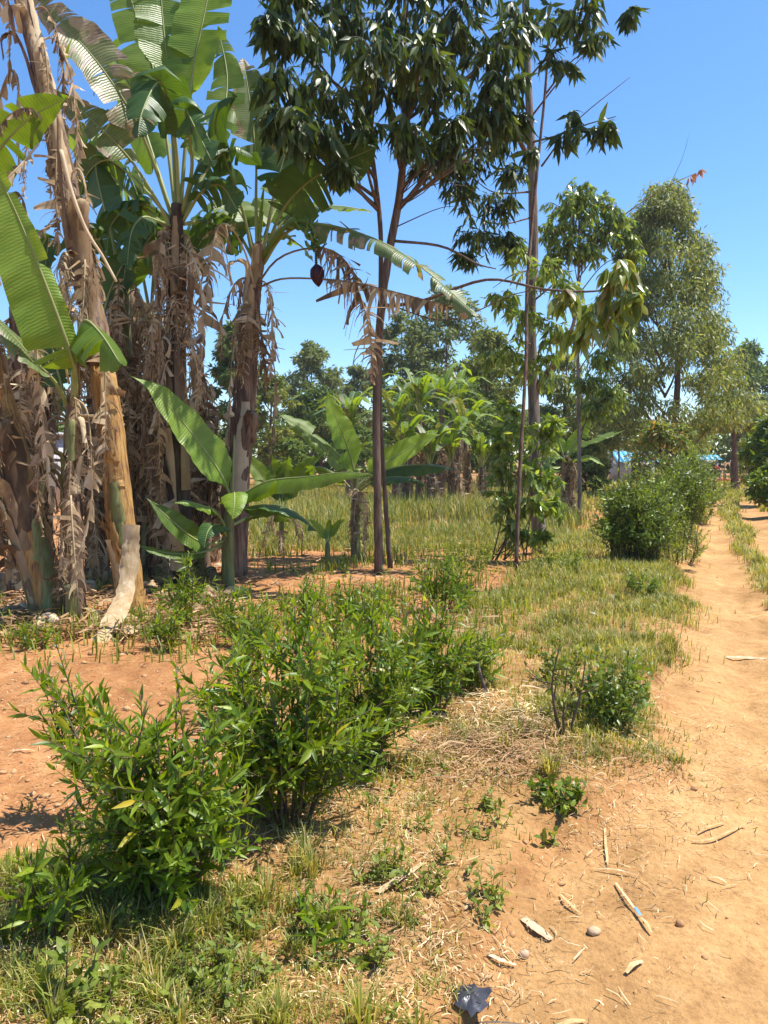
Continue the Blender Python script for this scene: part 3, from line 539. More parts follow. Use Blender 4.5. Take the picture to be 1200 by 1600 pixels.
def ribbon(pts, w, up, curl=.4, n=24, nq=6, taper=(.8, 1, .3), rng=None):
    C = catmull(pts, n); T = nrm(np.gradient(C, axis=0)); Sd = nrm(np.cross(T, np.array(up, float))); N = np.cross(Sd, T); ww = w * np.interp(np.linspace(0, 1, n), np.linspace(0, 1, len(taper)), taper)
    q = np.linspace(-1, 1, nq + 1); th = q * curl * 1.6; rr = 1 / max(curl * 1.6, .05)
    V = C[:, None] + ww[:, None, None] * (np.sin(th) * rr)[None, :, None] * Sd[:, None] - (ww[:, None, None] * ((1 - np.cos(th)) * rr)[None, :, None]) * N[:, None]
    if rng is not None: V = V + rng.normal(size=V.shape) * w * .05
    i, j = np.meshgrid(np.arange(n - 1), np.arange(nq), indexing='ij'); a0 = i * (nq + 1) + j
    return MB().add(V.reshape(-1, 3), np.stack([a0, a0 + nq + 1, a0 + nq + 2, a0 + 1], -1).reshape(-1, 4))
def stem(t, pts, rad, mat, n=40, sides=14, rough=.03, seed=1): return tube(MB(), pts, rad, n, sides, rough=rough, rng=rs(seed)).obj('pseudostem', M[mat], t, smooth=True)
def sheaths(t, sp, rad, n, rng, mats=('dry_d', 'dry', 'stem_o', 'stem_b'), f0=.0, f1=.8, peel=True):
    """old leaf sheaths clasping the stem, tips peeling away"""
    C = catmull(sp, 60)
    for k in range(n):
        f = f0 + (f1 - f0) * rng.random(); i0 = int(f * 50); i1 = min(59, i0 + int(rng.integers(7, 18))); a = rng.uniform(-3.0, -.1); o = np.array([math.cos(a), math.sin(a), 0]); r = np.interp(f, np.linspace(0, 1, len(rad)), rad)
        pts = [C[i0] + o * r * 1.05, C[(i0 + i1) // 2] + o * r * 1.06, C[i1] + o * r * (1.1 + .5 * rng.random())]
        if peel and rng.random() < .45: pts = pts + [C[i1] + o * r * (1.8 + 1.2 * rng.random()) + [0, 0, .02], C[i1] + o * r * (2 + rng.random()) + [0, 0, -.2 - .2 * rng.random()]]
        ribbon(pts, r * rng.uniform(.5, .95), o, .6, 16, 5, (1, .9, .7, .4), rng).obj('sheath', M[mats[int(rng.integers(len(mats)))]], t, smooth=True)
HL, HR = .3, 1
CAMUP, UND, TOP, FACE = (0, -.75, .65), (0, .65, .75), (0, -.35, .94), (0, -1, .15)
# leaning ochre stem, left
B = G(207, 966); dB = dep(966); t = empty('banana_plant', B, 'tall leaning banana plant with an ochre-orange bare stem', 'banana plant', 'banana plants of the left clump')
sp = [P(208, 972, dB), P(188, 800, dB), P(166, 620, dB), P(136, 450, dB + .05), P(106, 300, dB + .1), P(72, 140, dB + .2), P(36, 0, dB + .3), P(15, -90, dB + .3)]; sr = [.165, .15, .142, .138, .12, .11, .095, .085]
lo = catmull(sp, 60); stem(t, lo[:20], [.15, .135, .13, .13], 'stem_o', None, 18, .025, 3); stem(t, lo[19:], [.13, .122, .11, .098, .085, .075], 'stem_b', None, 16, .05, 4)
rng = rs(201); sheaths(t, lo[19:], [.13, .125, .11, .1, .09], 12, rng, ('dry_d', 'dry', 'stem_b')); sheaths(t, lo[:20], [.146, .134, .13], 9, rng, ('stem_o', 'stem_b', 'stem_o', 'dry_p', 'stem_g'), 0, .75, peel=False)
skirt(t, lo[19:], 14, rng, .0, .8, (.7, 1.6), (.08, .16))
for pts, w, m, kw in [([(20, -80), (-30, -140, -.3), (-120, -140, -.5), (-230, -60, -.6)], 48, 'ban', {}), ([(20, -90), (60, -180, .3), (140, -220, .5), (240, -180, .8)], 46, 'ban_w', dict(tears=9)),
                      ([(60, 225, -.1), (30, 260, -.3), (-10, 300, -.4), (-60, 360, -.4)], 12, 'dry', {}), ([(95, 345, -.1), (50, 370, -.3), (10, 410, -.4), (-20, 470, -.5)], 12, 'dry', {}), ([(78, 190, 0), (50, 170, -.3), (15, 180, -.4), (-30, 240, -.4)], 12, 'dry_d', {})]:
    if m[:3] == 'dry': dead_leaf(t, [P(q[0], q[1], dB + (q[2] if len(q) > 2 else 0)) for q in pts], w * dB / F * 1.6, rng, m)
    else: leaf(t, dB + .3, pts, w, m, up=UND, **kw)
for pts in ([(95, 235), (112, 300), (135, 360), (160, 400), (182, 440)], [(92, 180), (93, 260), (100, 330), (103, 380)]):
    tube(MB(), [P(u, v, dB - .25) for u, v in pts], [.022, .012], 20, 6).obj('dead_petiole', M['dry'], t, smooth=True)
ribbon([P(205, 820, dB - .25), P(203, 870, dB - .3), P(195, 925, dB - .45), P(172, 975, dB - .8), P(130, 1030, dB - 1.25)], .10, (0, -1, .4), .16, 30, 6, (.9, .75, 1, .8, .95, 1.05, .8, .5), rs(9)).obj('peeled_sheath', M['dry_p'], t, smooth=True)

# dark stem with the tallest fan of leaves
d2_ = 9.6; B = P(287, 900, d2_); B[2] = 0; t = empty('banana_plant', B, 'tall banana plant with a thin dark stem and a high fan of torn leaves', 'banana plant', 'banana plants of the left clump')
sp = [B + [0, 0, -.05], P(283, 780, d2_), P(277, 640, d2_), P(275, 480, d2_), P(275, 380, d2_), P(277, 320, d2_)]; stem(t, sp, [.14, .12, .105, .098, .096, .075], 'stem_d', 44, 14, .05, 6)
rng = rs(202); sheaths(t, sp, [.16, .14, .12, .11, .11], 9, rng, ('dry_d', 'dry', 'stem_d')); skirt(t, sp, 12, rng, .45, .85, (.8, 1.9), (.10, .2))
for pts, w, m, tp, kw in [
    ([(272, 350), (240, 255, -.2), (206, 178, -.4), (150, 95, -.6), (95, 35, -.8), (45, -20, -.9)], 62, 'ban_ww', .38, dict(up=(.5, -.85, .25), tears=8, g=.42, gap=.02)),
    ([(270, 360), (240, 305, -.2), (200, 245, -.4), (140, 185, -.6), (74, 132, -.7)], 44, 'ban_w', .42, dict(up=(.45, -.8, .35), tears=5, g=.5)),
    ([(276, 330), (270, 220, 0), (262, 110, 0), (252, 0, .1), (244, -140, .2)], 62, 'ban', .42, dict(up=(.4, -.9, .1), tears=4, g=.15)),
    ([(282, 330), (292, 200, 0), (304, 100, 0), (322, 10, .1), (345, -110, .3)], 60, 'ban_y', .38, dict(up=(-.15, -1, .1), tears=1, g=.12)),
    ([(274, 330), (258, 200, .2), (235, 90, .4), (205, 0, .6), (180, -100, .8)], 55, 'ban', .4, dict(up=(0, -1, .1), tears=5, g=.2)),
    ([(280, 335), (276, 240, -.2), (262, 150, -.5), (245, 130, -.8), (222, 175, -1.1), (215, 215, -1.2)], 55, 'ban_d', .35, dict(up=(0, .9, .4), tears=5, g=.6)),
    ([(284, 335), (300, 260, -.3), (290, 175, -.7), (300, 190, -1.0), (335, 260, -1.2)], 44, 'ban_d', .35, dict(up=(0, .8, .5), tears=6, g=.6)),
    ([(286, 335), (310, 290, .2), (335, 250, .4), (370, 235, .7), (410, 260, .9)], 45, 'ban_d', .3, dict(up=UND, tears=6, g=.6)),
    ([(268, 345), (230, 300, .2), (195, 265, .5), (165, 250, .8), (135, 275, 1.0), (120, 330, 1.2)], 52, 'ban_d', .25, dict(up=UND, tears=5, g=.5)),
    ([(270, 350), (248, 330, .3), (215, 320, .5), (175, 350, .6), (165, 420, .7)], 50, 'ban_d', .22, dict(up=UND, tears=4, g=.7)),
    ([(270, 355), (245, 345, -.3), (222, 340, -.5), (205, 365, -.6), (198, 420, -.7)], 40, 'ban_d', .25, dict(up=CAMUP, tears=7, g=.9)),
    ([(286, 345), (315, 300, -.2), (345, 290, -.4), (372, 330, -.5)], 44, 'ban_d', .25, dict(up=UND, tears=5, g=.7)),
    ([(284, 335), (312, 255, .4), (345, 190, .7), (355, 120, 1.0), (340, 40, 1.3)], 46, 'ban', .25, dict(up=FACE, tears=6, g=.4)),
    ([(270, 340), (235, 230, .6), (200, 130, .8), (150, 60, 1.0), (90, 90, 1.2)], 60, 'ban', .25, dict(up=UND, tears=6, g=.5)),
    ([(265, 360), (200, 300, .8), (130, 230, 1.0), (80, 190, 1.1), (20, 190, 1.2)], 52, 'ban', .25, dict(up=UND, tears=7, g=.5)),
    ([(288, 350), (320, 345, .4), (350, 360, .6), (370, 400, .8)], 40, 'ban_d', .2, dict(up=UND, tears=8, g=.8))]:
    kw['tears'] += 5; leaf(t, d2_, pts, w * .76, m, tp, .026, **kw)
for pts, w in (([(282, 380, -.1), (300, 400, -.3), (312, 440, -.4), (318, 520, -.45), (312, 600, -.45)], .13), ([(270, 400, -.1), (250, 410, -.3), (240, 460, -.35), (238, 560, -.4)], .15)):
    dead_leaf(t, [P(u, v, d2_ + z) for u, v, z in pts], w, rng, 'dry', tears=26)

# bunch-bearing plant
d3_ = 10.6; B = P(365, 886, d3_); B[2] = 0; t = empty('banana_plant', B, 'banana plant bearing a green bunch and a purple flower bud', 'banana plant', 'banana plants of the left clump')
sp = [B + [0, 0, -.05], P(372, 740, d3_), P(384, 600, d3_), P(396, 470, d3_), P(402, 420, d3_), P(406, 380, d3_)]; stem(t, sp, [.18, .17, .15, .10, .092, .065], 'stem_b', 44, 14, .05, 7)
rng = rs(203); sheaths(t, sp, [.2, .19, .165, .12, .11], 8, rng, ('dry_d', 'dry', 'stem_b')); skirt(t, sp, 9, rng, .42, .72, (.8, 1.6), (.09, .18))
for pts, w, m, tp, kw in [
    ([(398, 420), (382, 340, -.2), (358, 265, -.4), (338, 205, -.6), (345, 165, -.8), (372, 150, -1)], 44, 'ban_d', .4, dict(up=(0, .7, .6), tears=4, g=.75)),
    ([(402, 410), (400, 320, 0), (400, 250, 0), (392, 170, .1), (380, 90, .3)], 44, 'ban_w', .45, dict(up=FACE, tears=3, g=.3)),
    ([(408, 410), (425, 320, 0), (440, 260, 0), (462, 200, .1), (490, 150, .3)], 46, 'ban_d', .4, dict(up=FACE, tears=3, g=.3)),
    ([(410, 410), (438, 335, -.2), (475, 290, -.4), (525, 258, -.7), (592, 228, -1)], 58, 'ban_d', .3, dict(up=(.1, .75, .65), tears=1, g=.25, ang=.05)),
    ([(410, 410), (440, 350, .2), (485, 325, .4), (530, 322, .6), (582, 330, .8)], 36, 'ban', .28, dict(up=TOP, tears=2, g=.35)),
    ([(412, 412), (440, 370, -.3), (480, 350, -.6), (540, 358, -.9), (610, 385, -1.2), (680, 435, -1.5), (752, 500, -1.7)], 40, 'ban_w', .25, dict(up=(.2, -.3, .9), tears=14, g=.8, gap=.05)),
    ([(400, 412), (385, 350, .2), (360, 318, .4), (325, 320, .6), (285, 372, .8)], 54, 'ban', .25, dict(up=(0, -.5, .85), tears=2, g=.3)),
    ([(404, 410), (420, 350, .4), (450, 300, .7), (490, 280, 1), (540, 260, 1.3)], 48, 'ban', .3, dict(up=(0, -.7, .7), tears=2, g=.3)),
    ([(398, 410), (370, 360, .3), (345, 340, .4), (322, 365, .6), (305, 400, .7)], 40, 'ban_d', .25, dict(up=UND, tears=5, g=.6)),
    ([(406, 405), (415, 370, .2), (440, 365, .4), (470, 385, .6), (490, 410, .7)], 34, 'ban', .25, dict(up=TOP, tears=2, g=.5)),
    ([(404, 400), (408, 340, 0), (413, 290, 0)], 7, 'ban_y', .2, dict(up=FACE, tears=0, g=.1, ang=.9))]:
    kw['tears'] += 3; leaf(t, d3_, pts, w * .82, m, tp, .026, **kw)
def W3(pts): return [P(u, v, d3_ + z) for u, v, z in pts]
dead_leaf(t, W3([(402, 445, -.1), (430, 408, -.4), (470, 390, -.6), (515, 390, -.7), (545, 415, -.8), (562, 460, -.8), (578, 520, -.8), (583, 600, -.7)]), .6, rng, 'dry_d', .32, 85, 60, .016, g=1.2, gap=.11)
dead_leaf(t, W3([(403, 450, -.1), (440, 436, -.4), (500, 436, -.7), (560, 443, -1), (640, 462, -1.3), (750, 492, -1.6)]), .42, rng, 'dry_d', .30, 75, 60, .016, jag=.98, gap=.14, g=1.3)
dead_leaf(t, W3([(398, 450, -.1), (385, 400, -.3), (365, 360, -.5), (345, 350, -.6), (332, 385, -.65), (325, 440, -.65), (318, 500, -.6), (310, 560, -.6)]), .5, rng, 'dry', .3, 40, 60, .014, gap=.16)
dead_leaf(t, W3([(405, 520, -.1), (420, 540, -.4), (430, 590, -.5), (428, 660, -.5), (420, 740, -.5)]), .10, rng, 'dry_d', .4, 14)
dead_leaf(t, W3([(392, 560, -.1), (372, 520, -.3), (362, 560, -.4), (358, 650, -.5), (355, 740, -.5)]), .10, rng, 'dry', .4, 14)
st = tube(MB(), W3([(408, 405, 0), (440, 360, -.4), (470, 345, -.6), (488, 355, -.7), (493, 380, -.7), (494, 412, -.7)]), [.035, .035, .03, .022, .018, .016], 30, 8).obj('fruit_bunch', M['fruit'], t, smooth=True)
for k in range(34):
    f = k / 34; c = catmull(W3([(455, 352, -.5), (478, 352, -.65), (490, 370, -.7), (493, 390, -.7)]), 35)[k]; a = k * 2.4; o = np.array([math.cos(a), math.sin(a) * .8, .35 * math.sin(a * 1.7)])
    tube(MB(), [c, c + o * .09 + [0, 0, -.02], c + o * .14 + [0, 0, .06]], [.012, .021, .02, .006], 7, 6).obj('banana', M['fruit'], st, smooth=True)
for k in range(7): tube(MB(), [P(494, 392 + 3.4 * k, d3_ - .7), P(494, 395 + 3.4 * k, d3_ - .7)], [.012, .026, .012], 4, 7).obj('rachis_scar', M['bud'], st, smooth=True)
bd = tube(MB(), [P(494, 414, d3_ - .7), P(495, 420, d3_ - .7), P(496, 430, d3_ - .7), P(497, 440, d3_ - .7), P(498, 448, d3_ - .7)], [.03, .085, .098, .065, .01], 14, 12, rough=.03).obj('flower_bud', M['bud'], t, smooth=True)

# left edge leaning stem
dL = dep(965); B = G(78, 965); t = empty('banana_plant', B, 'leaning brown-green banana stem at the left edge', 'banana plant', 'banana plants of the left clump')
sp = [P(84, 972, dL), P(52, 840, dL), P(22, 720, dL), P(-8, 600, dL), P(-40, 460, dL), P(-60, 340, dL)]; stem(t, sp, [.19, .17, .155, .14, .13, .10], 'stem_o', 40, 16, .04, 9)
rng = rs(204); sheaths(t, sp, [.19, .17, .155, .14], 9, rng, ('dry', 'stem_b', 'stem_g', 'dry_d'), 0, .5); skirt(t, sp, 8, rng, .4, .9, (.6, 1.4), (.10, .2))
for pts, w in ([(-60, 340), (-20, 260, -.2), (40, 190, -.3), (110, 150, -.2)], 40), ([(-60, 340), (-90, 250), (-80, 150), (-20, 90)], 44): leaf(t, dL, pts, w, 'ban', up=UND, tears=4)
for pts, w in (([(-20, 430, -.3), (5, 330, -.4), (25, 300, -.4), (40, 330, -.4), (48, 420, -.4)], .14), ([(-30, 300, 0), (0, 150, -.2), (22, 110, -.3), (30, 170, -.3), (28, 260, -.3)], .16), ([(-30, 200, 0), (-5, 20, -.2), (10, -10, -.3), (15, 60, -.3), (12, 130, -.3)], .14)):
    dead_leaf(t, [P(u, v, dL + .6 + z) for u, v, z in pts], w, rng, 'dry', tears=24)

# young plant with the bright leaf at the left edge
dY = 7.6; B = P(112, 990, dY); B = G(112, 972); dY = dep(972); t = empty('banana_plant', B, 'young banana plant with a broad bright leaf at the left edge of the picture', 'banana plant', 'banana plants of the left clump')
sp = [P(116, 980, dY), P(113, 820, dY), P(112, 700, dY), P(113, 610, dY)]; stem(t, sp, [.12, .10, .08, .05], 'stem_b', 26, 12, .06, 10)
rng = rs(205); sheaths(t, sp, [.12, .1, .08], 6, rng, ('dry', 'stem_g', 'dry_d')); skirt(t, sp, 8, rng, .3, .97, (.6, 1.4), (.06, .12))
leaf(t, dY, [(114, 640), (118, 590, -.2), (106, 540, -.4), (62, 420, -.6), (10, 300, -.7), (-30, 235, -.8)], 60, 'ban_y', .18, .026, up=(.35, -.95, .3), tears=3, g=.2, ang=.12, halves=(HL, HR))
leaf(t, dY, [(113, 640), (117, 560, -.2), (130, 502, -.4), (158, 522, -.55), (190, 572, -.7)], 56, 'ban', .36, .024, up=(.2, -.5, .8), tears=3, g=1.0, ang=-.3)
leaf(t, dY, [(108, 640), (88, 600, -.2), (55, 565, -.4), (15, 520, -.5), (-40, 470, -.6)], 40, 'ban_w', .3, .022, up=(.2, -.3, .9), tears=2, g=.6)
leaf(t, dY, [(112, 650), (96, 600, .3), (80, 520, .4), (100, 440, .5)], 34, 'ban_d', .3, .02, up=FACE, tears=3)
dead_leaf(t, [P(u, v, dY + z) for u, v, z in [(108, 600, -.1), (85, 500, -.3), (62, 480, -.4), (58, 560, -.45), (70, 680, -.45), (80, 800, -.45)]], .22, rng, 'dry', .25, 40, 70, .012)
dead_leaf(t, [P(u, v, dY + z) for u, v, z in [(114, 620, -.1), (135, 640, -.3), (142, 700, -.35), (140, 800, -.4), (105, 930, -.45)]], .12, rng, 'dry', .3, 20, 60, .010)

# pale green stems behind
dG = 10.2; B = P(195, 880, dG); B[2] = 0; t = empty('banana_plant', B, 'pale green banana stem with upright stalks behind the ochre stem', 'banana plant', 'banana plants of the left clump')
sp = [B, P(192, 700, dG), P(193, 520, dG), P(194, 440, dG)]; stem(t, sp, [.16, .14, .10, .07], 'stem_g', 26, 12, .04, 12); rng = rs(206); skirt(t, sp, 12, rng, .35, .95, (.9, 1.8), (.10, .2)); sheaths(t, sp, [.16, .14, .1], 5, rng, ('dry', 'dry_d'))
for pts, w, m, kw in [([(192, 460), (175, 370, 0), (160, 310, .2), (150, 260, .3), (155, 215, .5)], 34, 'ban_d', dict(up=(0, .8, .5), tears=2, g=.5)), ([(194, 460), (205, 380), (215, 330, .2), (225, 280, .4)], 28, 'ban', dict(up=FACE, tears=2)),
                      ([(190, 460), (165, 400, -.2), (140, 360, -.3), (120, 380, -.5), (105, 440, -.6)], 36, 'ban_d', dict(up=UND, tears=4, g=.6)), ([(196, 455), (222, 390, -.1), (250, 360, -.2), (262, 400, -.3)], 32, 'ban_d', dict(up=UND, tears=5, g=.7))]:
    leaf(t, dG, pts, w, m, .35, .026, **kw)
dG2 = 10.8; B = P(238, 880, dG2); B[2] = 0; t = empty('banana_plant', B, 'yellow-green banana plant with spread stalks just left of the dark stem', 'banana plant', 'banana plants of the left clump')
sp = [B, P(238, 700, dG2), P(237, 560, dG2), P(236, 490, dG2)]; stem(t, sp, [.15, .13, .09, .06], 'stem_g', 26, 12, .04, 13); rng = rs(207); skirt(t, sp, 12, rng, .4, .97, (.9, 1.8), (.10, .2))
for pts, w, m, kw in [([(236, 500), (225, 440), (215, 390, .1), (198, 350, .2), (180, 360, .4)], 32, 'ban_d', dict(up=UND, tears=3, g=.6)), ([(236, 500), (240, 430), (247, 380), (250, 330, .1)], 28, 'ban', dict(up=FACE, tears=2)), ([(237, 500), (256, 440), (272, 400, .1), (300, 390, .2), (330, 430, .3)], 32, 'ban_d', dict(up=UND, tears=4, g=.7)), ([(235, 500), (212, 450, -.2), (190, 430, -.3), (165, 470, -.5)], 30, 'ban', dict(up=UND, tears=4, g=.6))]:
    leaf(t, dG2, pts, w, m, .38, .026, **kw)
# dark crowded stems between, mostly dead leaves
for k, (u, v, d, vt, lab) in enumerate([(150, 915, None, 520, 'dead leafy banana stem half hidden behind the ochre stem'), (245, 908, None, 540, 'short banana stem wrapped in dead leaves right of the ochre stem'), (312, 893, None, 560, 'dead-leaf-wrapped banana stem behind the bright sucker'), (30, 930, None, 480, 'banana stem wrapped in dead leaves behind the left edge stem'), (330, 880, None, 660, 'short brown banana stump behind the bright sucker'), (62, 915, None, 430, 'banana stem wrapped in dead leaves between the left edge stem and the young plant'), (205, 895, None, 450, 'banana stem wrapped in dead leaves just right of the upper ochre stem')]):
    B = G(u, v); d = dep(v); rng = rs(210 + k); t = empty('banana_plant', B, lab, 'banana plant', 'banana plants of the left clump')
    sp = [P(u, v + 6, d), P(u + 4, (v + vt) / 2, d), P(u - 4, vt, d)]; stem(t, sp, [.15, .13, .08], 'stem_b', 24, 12, .05, 20 + k); skirt(t, sp, 6 if k == 4 else 15, rng, .35, .98, (.8, 1.9), (.10, .20)); sheaths(t, sp, [.15, .13, .1], 6, rng, ('dry', 'dry_d', 'stem_b', 'dry'))
    if k in (0, 3): leaf(t, d, [(u, vt + 20), (u + 20, vt - 60, .1), (u + 45, vt - 110, .2), (u + 40, vt - 60, .2)], 26, 'ban_d', .3, .02, up=UND, tears=4)
# bright sucker in front
dS = dep(922); B = G(358, 922); t = empty('banana_sucker', B, 'bright young banana sucker with broad spreading leaves in front of the clump', 'banana plant')
stem(t, [P(357, 928, dS), P(356, 865, dS), P(358, 810, dS), P(362, 770, dS)], [.085, .075, .06, .035], 'stem_g', 20, 12, .03, 30)
for pts, w, m, tp, kw in [
    ([(362, 800), (356, 765, -.2), (335, 725, -.4), (290, 665, -.6), (240, 610, -.8), (200, 585, -.9)], 33, 'ban_y', .14, dict(up=(.45, -.7, .6), tears=0, g=.15, ang=.1)),
    ([(362, 800), (378, 775, -.2), (420, 752, -.4), (480, 745, -.6), (540, 738, -.8), (585, 742, -.9)], 27, 'ban', .12, dict(up=(0, -.6, .8), tears=1, g=.75, ang=0)),
    ([(362, 810), (380, 795, -.2), (420, 790, -.4), (460, 802, -.6), (495, 830, -.8)], 24, 'ban_d', .14, dict(up=(0, -.4, .9), tears=1, g=.7)),
    ([(360, 800), (362, 780, -.3), (366, 770, -.5), (366, 790, -.7), (362, 815, -.8)], 22, 'ban_y', .2, dict(up=(0, -.5, .9), tears=0, g=.5)),
    ([(355, 830), (338, 800, -.2), (315, 790, -.4), (290, 783, -.6), (268, 788, -.7)], 16, 'ban_y', .25, dict(up=(0, -.5, .9), tears=1, g=.6)),
    ([(352, 845), (325, 850, -.3), (298, 838, -.5), (260, 806, -.7), (226, 776, -.8)], 20, 'ban', .2, dict(up=(.3, -.8, .5), tears=0, g=.2)),
    ([(350, 850), (320, 862, -.3), (290, 866, -.5), (250, 862, -.7), (212, 850, -.8)], 14, 'ban', .25, dict(up=(0, -.5, .85), tears=0, g=.4)),
    ([(355, 840), (340, 820, -.5), (325, 830, -.7), (318, 860, -.8)], 20, 'ban_d', .2, dict(up=(0, -.8, .6), tears=1, g=.5)),
    ([(364, 820), (395, 805, .3), (420, 800, .5), (455, 815, .7)], 20, 'ban_d', .2, dict(up=UND, tears=2, g=.4))]:
    leaf(t, dS, pts, w, m, tp, .02, **kw)
tube(MB(), [P(362, 800, dS), P(364, 740, dS), P(366, 680, dS)], [.02, .016, .006], 10, 7).obj('rolled_leaf', M['midrib'], t, smooth=True)
# second sucker near the twin trunks
dT = 12.2; B = G(557, 872); dT = dep(872); t = empty('banana_sucker', B, 'banana sucker with an upright bright leaf behind the twin eucalyptus trunks', 'banana plant')
stem(t, [P(556, 878, dT), P(555, 820, dT), P(556, 770, dT), P(557, 735, dT)], [.09, .08, .07, .04], 'stem_g', 18, 10, .03, 31)
for pts, w, m, tp, kw in [
    ([(557, 760), (552, 730), (540, 690, -.1), (524, 650, -.2), (510, 605, -.3)], 24, 'ban_y', .12, dict(up=(.55, -.8, .3), tears=1, g=.1, ang=.2)),
    ([(555, 760), (535, 725, -.1), (500, 690, -.2), (465, 665, -.3), (430, 645, -.4)], 28, 'ban', .15, dict(up=(.3, -.6, .75), tears=1, g=.45)),
    ([(558, 760), (585, 735, .1), (620, 712, .1), (655, 692, .1), (690, 678, .1)], 22, 'ban_y', .15, dict(up=(-.2, -.8, .5), tears=0, g=.2)),
    ([(558, 765), (590, 740, -.2), (630, 728, -.3), (670, 727, -.4), (712, 733, -.5)], 20, 'ban_d', .15, dict(up=TOP, tears=1, g=.8)),
    ([(558, 770), (585, 752, -.2), (615, 745, -.4), (645, 748, -.5), (665, 758, -.6)], 20, 'ban_d', .18, dict(up=TOP, tears=1, g=.8)),
    ([(554, 770), (530, 745, .2), (500, 730, .3), (470, 740, .4)], 20, 'ban', .2, dict(up=UND, tears=2, g=.5))]:
    leaf(t, dT, pts, w, m, tp, .02, **kw)
rng = rs(220); skirt(t, [P(556, 850, dT), P(556, 800, dT), P(556, 770, dT)], 5, rng, .2, .9, (.3, .6), (.07, .12))
# small ones
for (u, v, vt, lab, seed, m) in [(440, 868, 765, 'small dry-skirted banana sucker left of the upright one', 41, 'ban'), (512, 878, 835, 'tiny rolled banana sucker on the red soil', 42, 'ban_y')]:
    d = dep(v); B = G(u, v); t = empty('banana_sucker', B, lab, 'banana plant'); rng = rs(seed); h = v - vt
    stem(t, [P(u, v + 4, d), P(u, (v + vt) / 2, d), P(u, vt + h * .3, d)], [.05, .045, .03], 'stem_g', 10, 8)
    for k in range(4 if h > 60 else 3):
        a = [-.9, .8, .15, -.3][k]; leaf(t, d, [(u, vt + h * .35), (u + a * h * .18, vt, .1), (u + a * h * .5, vt - h * .38, .1), (u + a * h * .8, vt - h * .55, 0)], h * .16, m, .15, .012, up=(-a * .5, -.9, .3), tears=0, g=.2)
    if h > 60: skirt(t, [P(u, v - 10, d), P(u, v - 40, d), P(u, v - 70, d)], 5, rng, .2, .9, (.3, .5), (.06, .10))
# small banana in the middle distance
d = 21.5; B = P(890, 806, d); B[2] = height(B[0], B[1]); t = empty('banana_plant', B, 'lone small banana plant right of the grey trunk', 'banana plant')
sp = [B, P(888, 770, d), P(884, 735, d), P(884, 712, d)]; stem(t, sp, [.16, .14, .12, .08], 'stem_b', 16, 10); rng = rs(230); skirt(t, sp, 9, rng, .3, .85, (.6, 1.1), (.12, .2))
for pts, w, m, up in [([(884, 720), (893, 700), (908, 675), (918, 655), (924, 640)], 13, 'ban_y', FACE), ([(884, 720), (900, 700, -.3), (925, 688, -.5), (950, 680, -.6), (978, 672, -.7)], 13, 'ban', TOP), ([(883, 720), (875, 695), (866, 672), (855, 648)], 11, 'ban_y', FACE),
                      ([(882, 722), (865, 705, -.3), (850, 700, -.5), (835, 712, -.6)], 11, 'ban_y', TOP), ([(885, 724), (905, 715, -.5), (925, 715, -.7), (945, 728, -.8)], 11, 'ban_y', TOP), ([(883, 724), (872, 712, -.6), (862, 716, -.8), (852, 735, -.9)], 11, 'ban_d', TOP), ([(884, 722), (890, 700, .4), (902, 690, .6), (918, 690, .8)], 10, 'ban_w', UND)]:
    leaf(t, d, pts, w, m, .15, .03, up=up, tears=3, g=.4)
# grove across the field
rng = rs(240)
for k, (u, d, vt, lab) in enumerate([(618, 29, 655, 'leftmost banana plant of the far grove'), (655, 27, 625, 'tallest banana plant of the far grove, right of the twin trunks'), (690, 30, 618, 'banana plant in the middle of the far grove'), (728, 28, 668, 'rightmost tall banana plant of the far grove'), (545, 31, 660, 'far banana plant left of the twin trunks'), (705, 26, 700, 'low bushy banana plant at the foot of the far grove'), (752, 27, 708, 'low banana plant at the right end of the far grove'), (640, 33, 640, 'banana plant at the back of the far grove, behind the tallest'), (672, 25.5, 705, 'low banana plant in front of the middle of the far grove'), (712, 33, 628, 'banana plant at the back right of the far grove'), (632, 26, 700, 'low banana plant just right of the twin trunks')]):
    B = P(u, 800, d); B[2] = height(B[0], B[1]); t = empty('banana_plant', B, lab, 'banana plant', 'banana plants of the far grove'); vb = HOR + CAM_H * F / d
    sp = [B, P(u + 2, (vb + vt) / 2, d), P(u, vt + 22, d)]; stem(t, sp, [.16, .14, .09], 'stem_b', 14, 9); skirt(t, sp, 5, rng, .4, .95, (.7, 1.3), (.12, .2))
    for j in range(11):
        a = j / 11 * 6.283 + rng.random() * .5; lx, ly = math.cos(a), math.sin(a); r = rng.uniform(44, 80); e = rng.uniform(.2, 2.6)
        leaf(t, d, [(u, vt + 26), (u + lx * r * .25, vt + 2 - 12 * e, ly * .4), (u + lx * r * .6, vt - 20 * e, ly * 1.0), (u + lx * r * 1.05, vt - 20 * e + 12, ly * 1.7)], rng.uniform(5.5, 8), ('ban', 'ban_y', 'ban_d', 'ban_w')[j % 4], .18, .025, up=(-lx * .4, -ly * .4, .9), tears=5, g=.22, n=22, nq=3, seed=j)
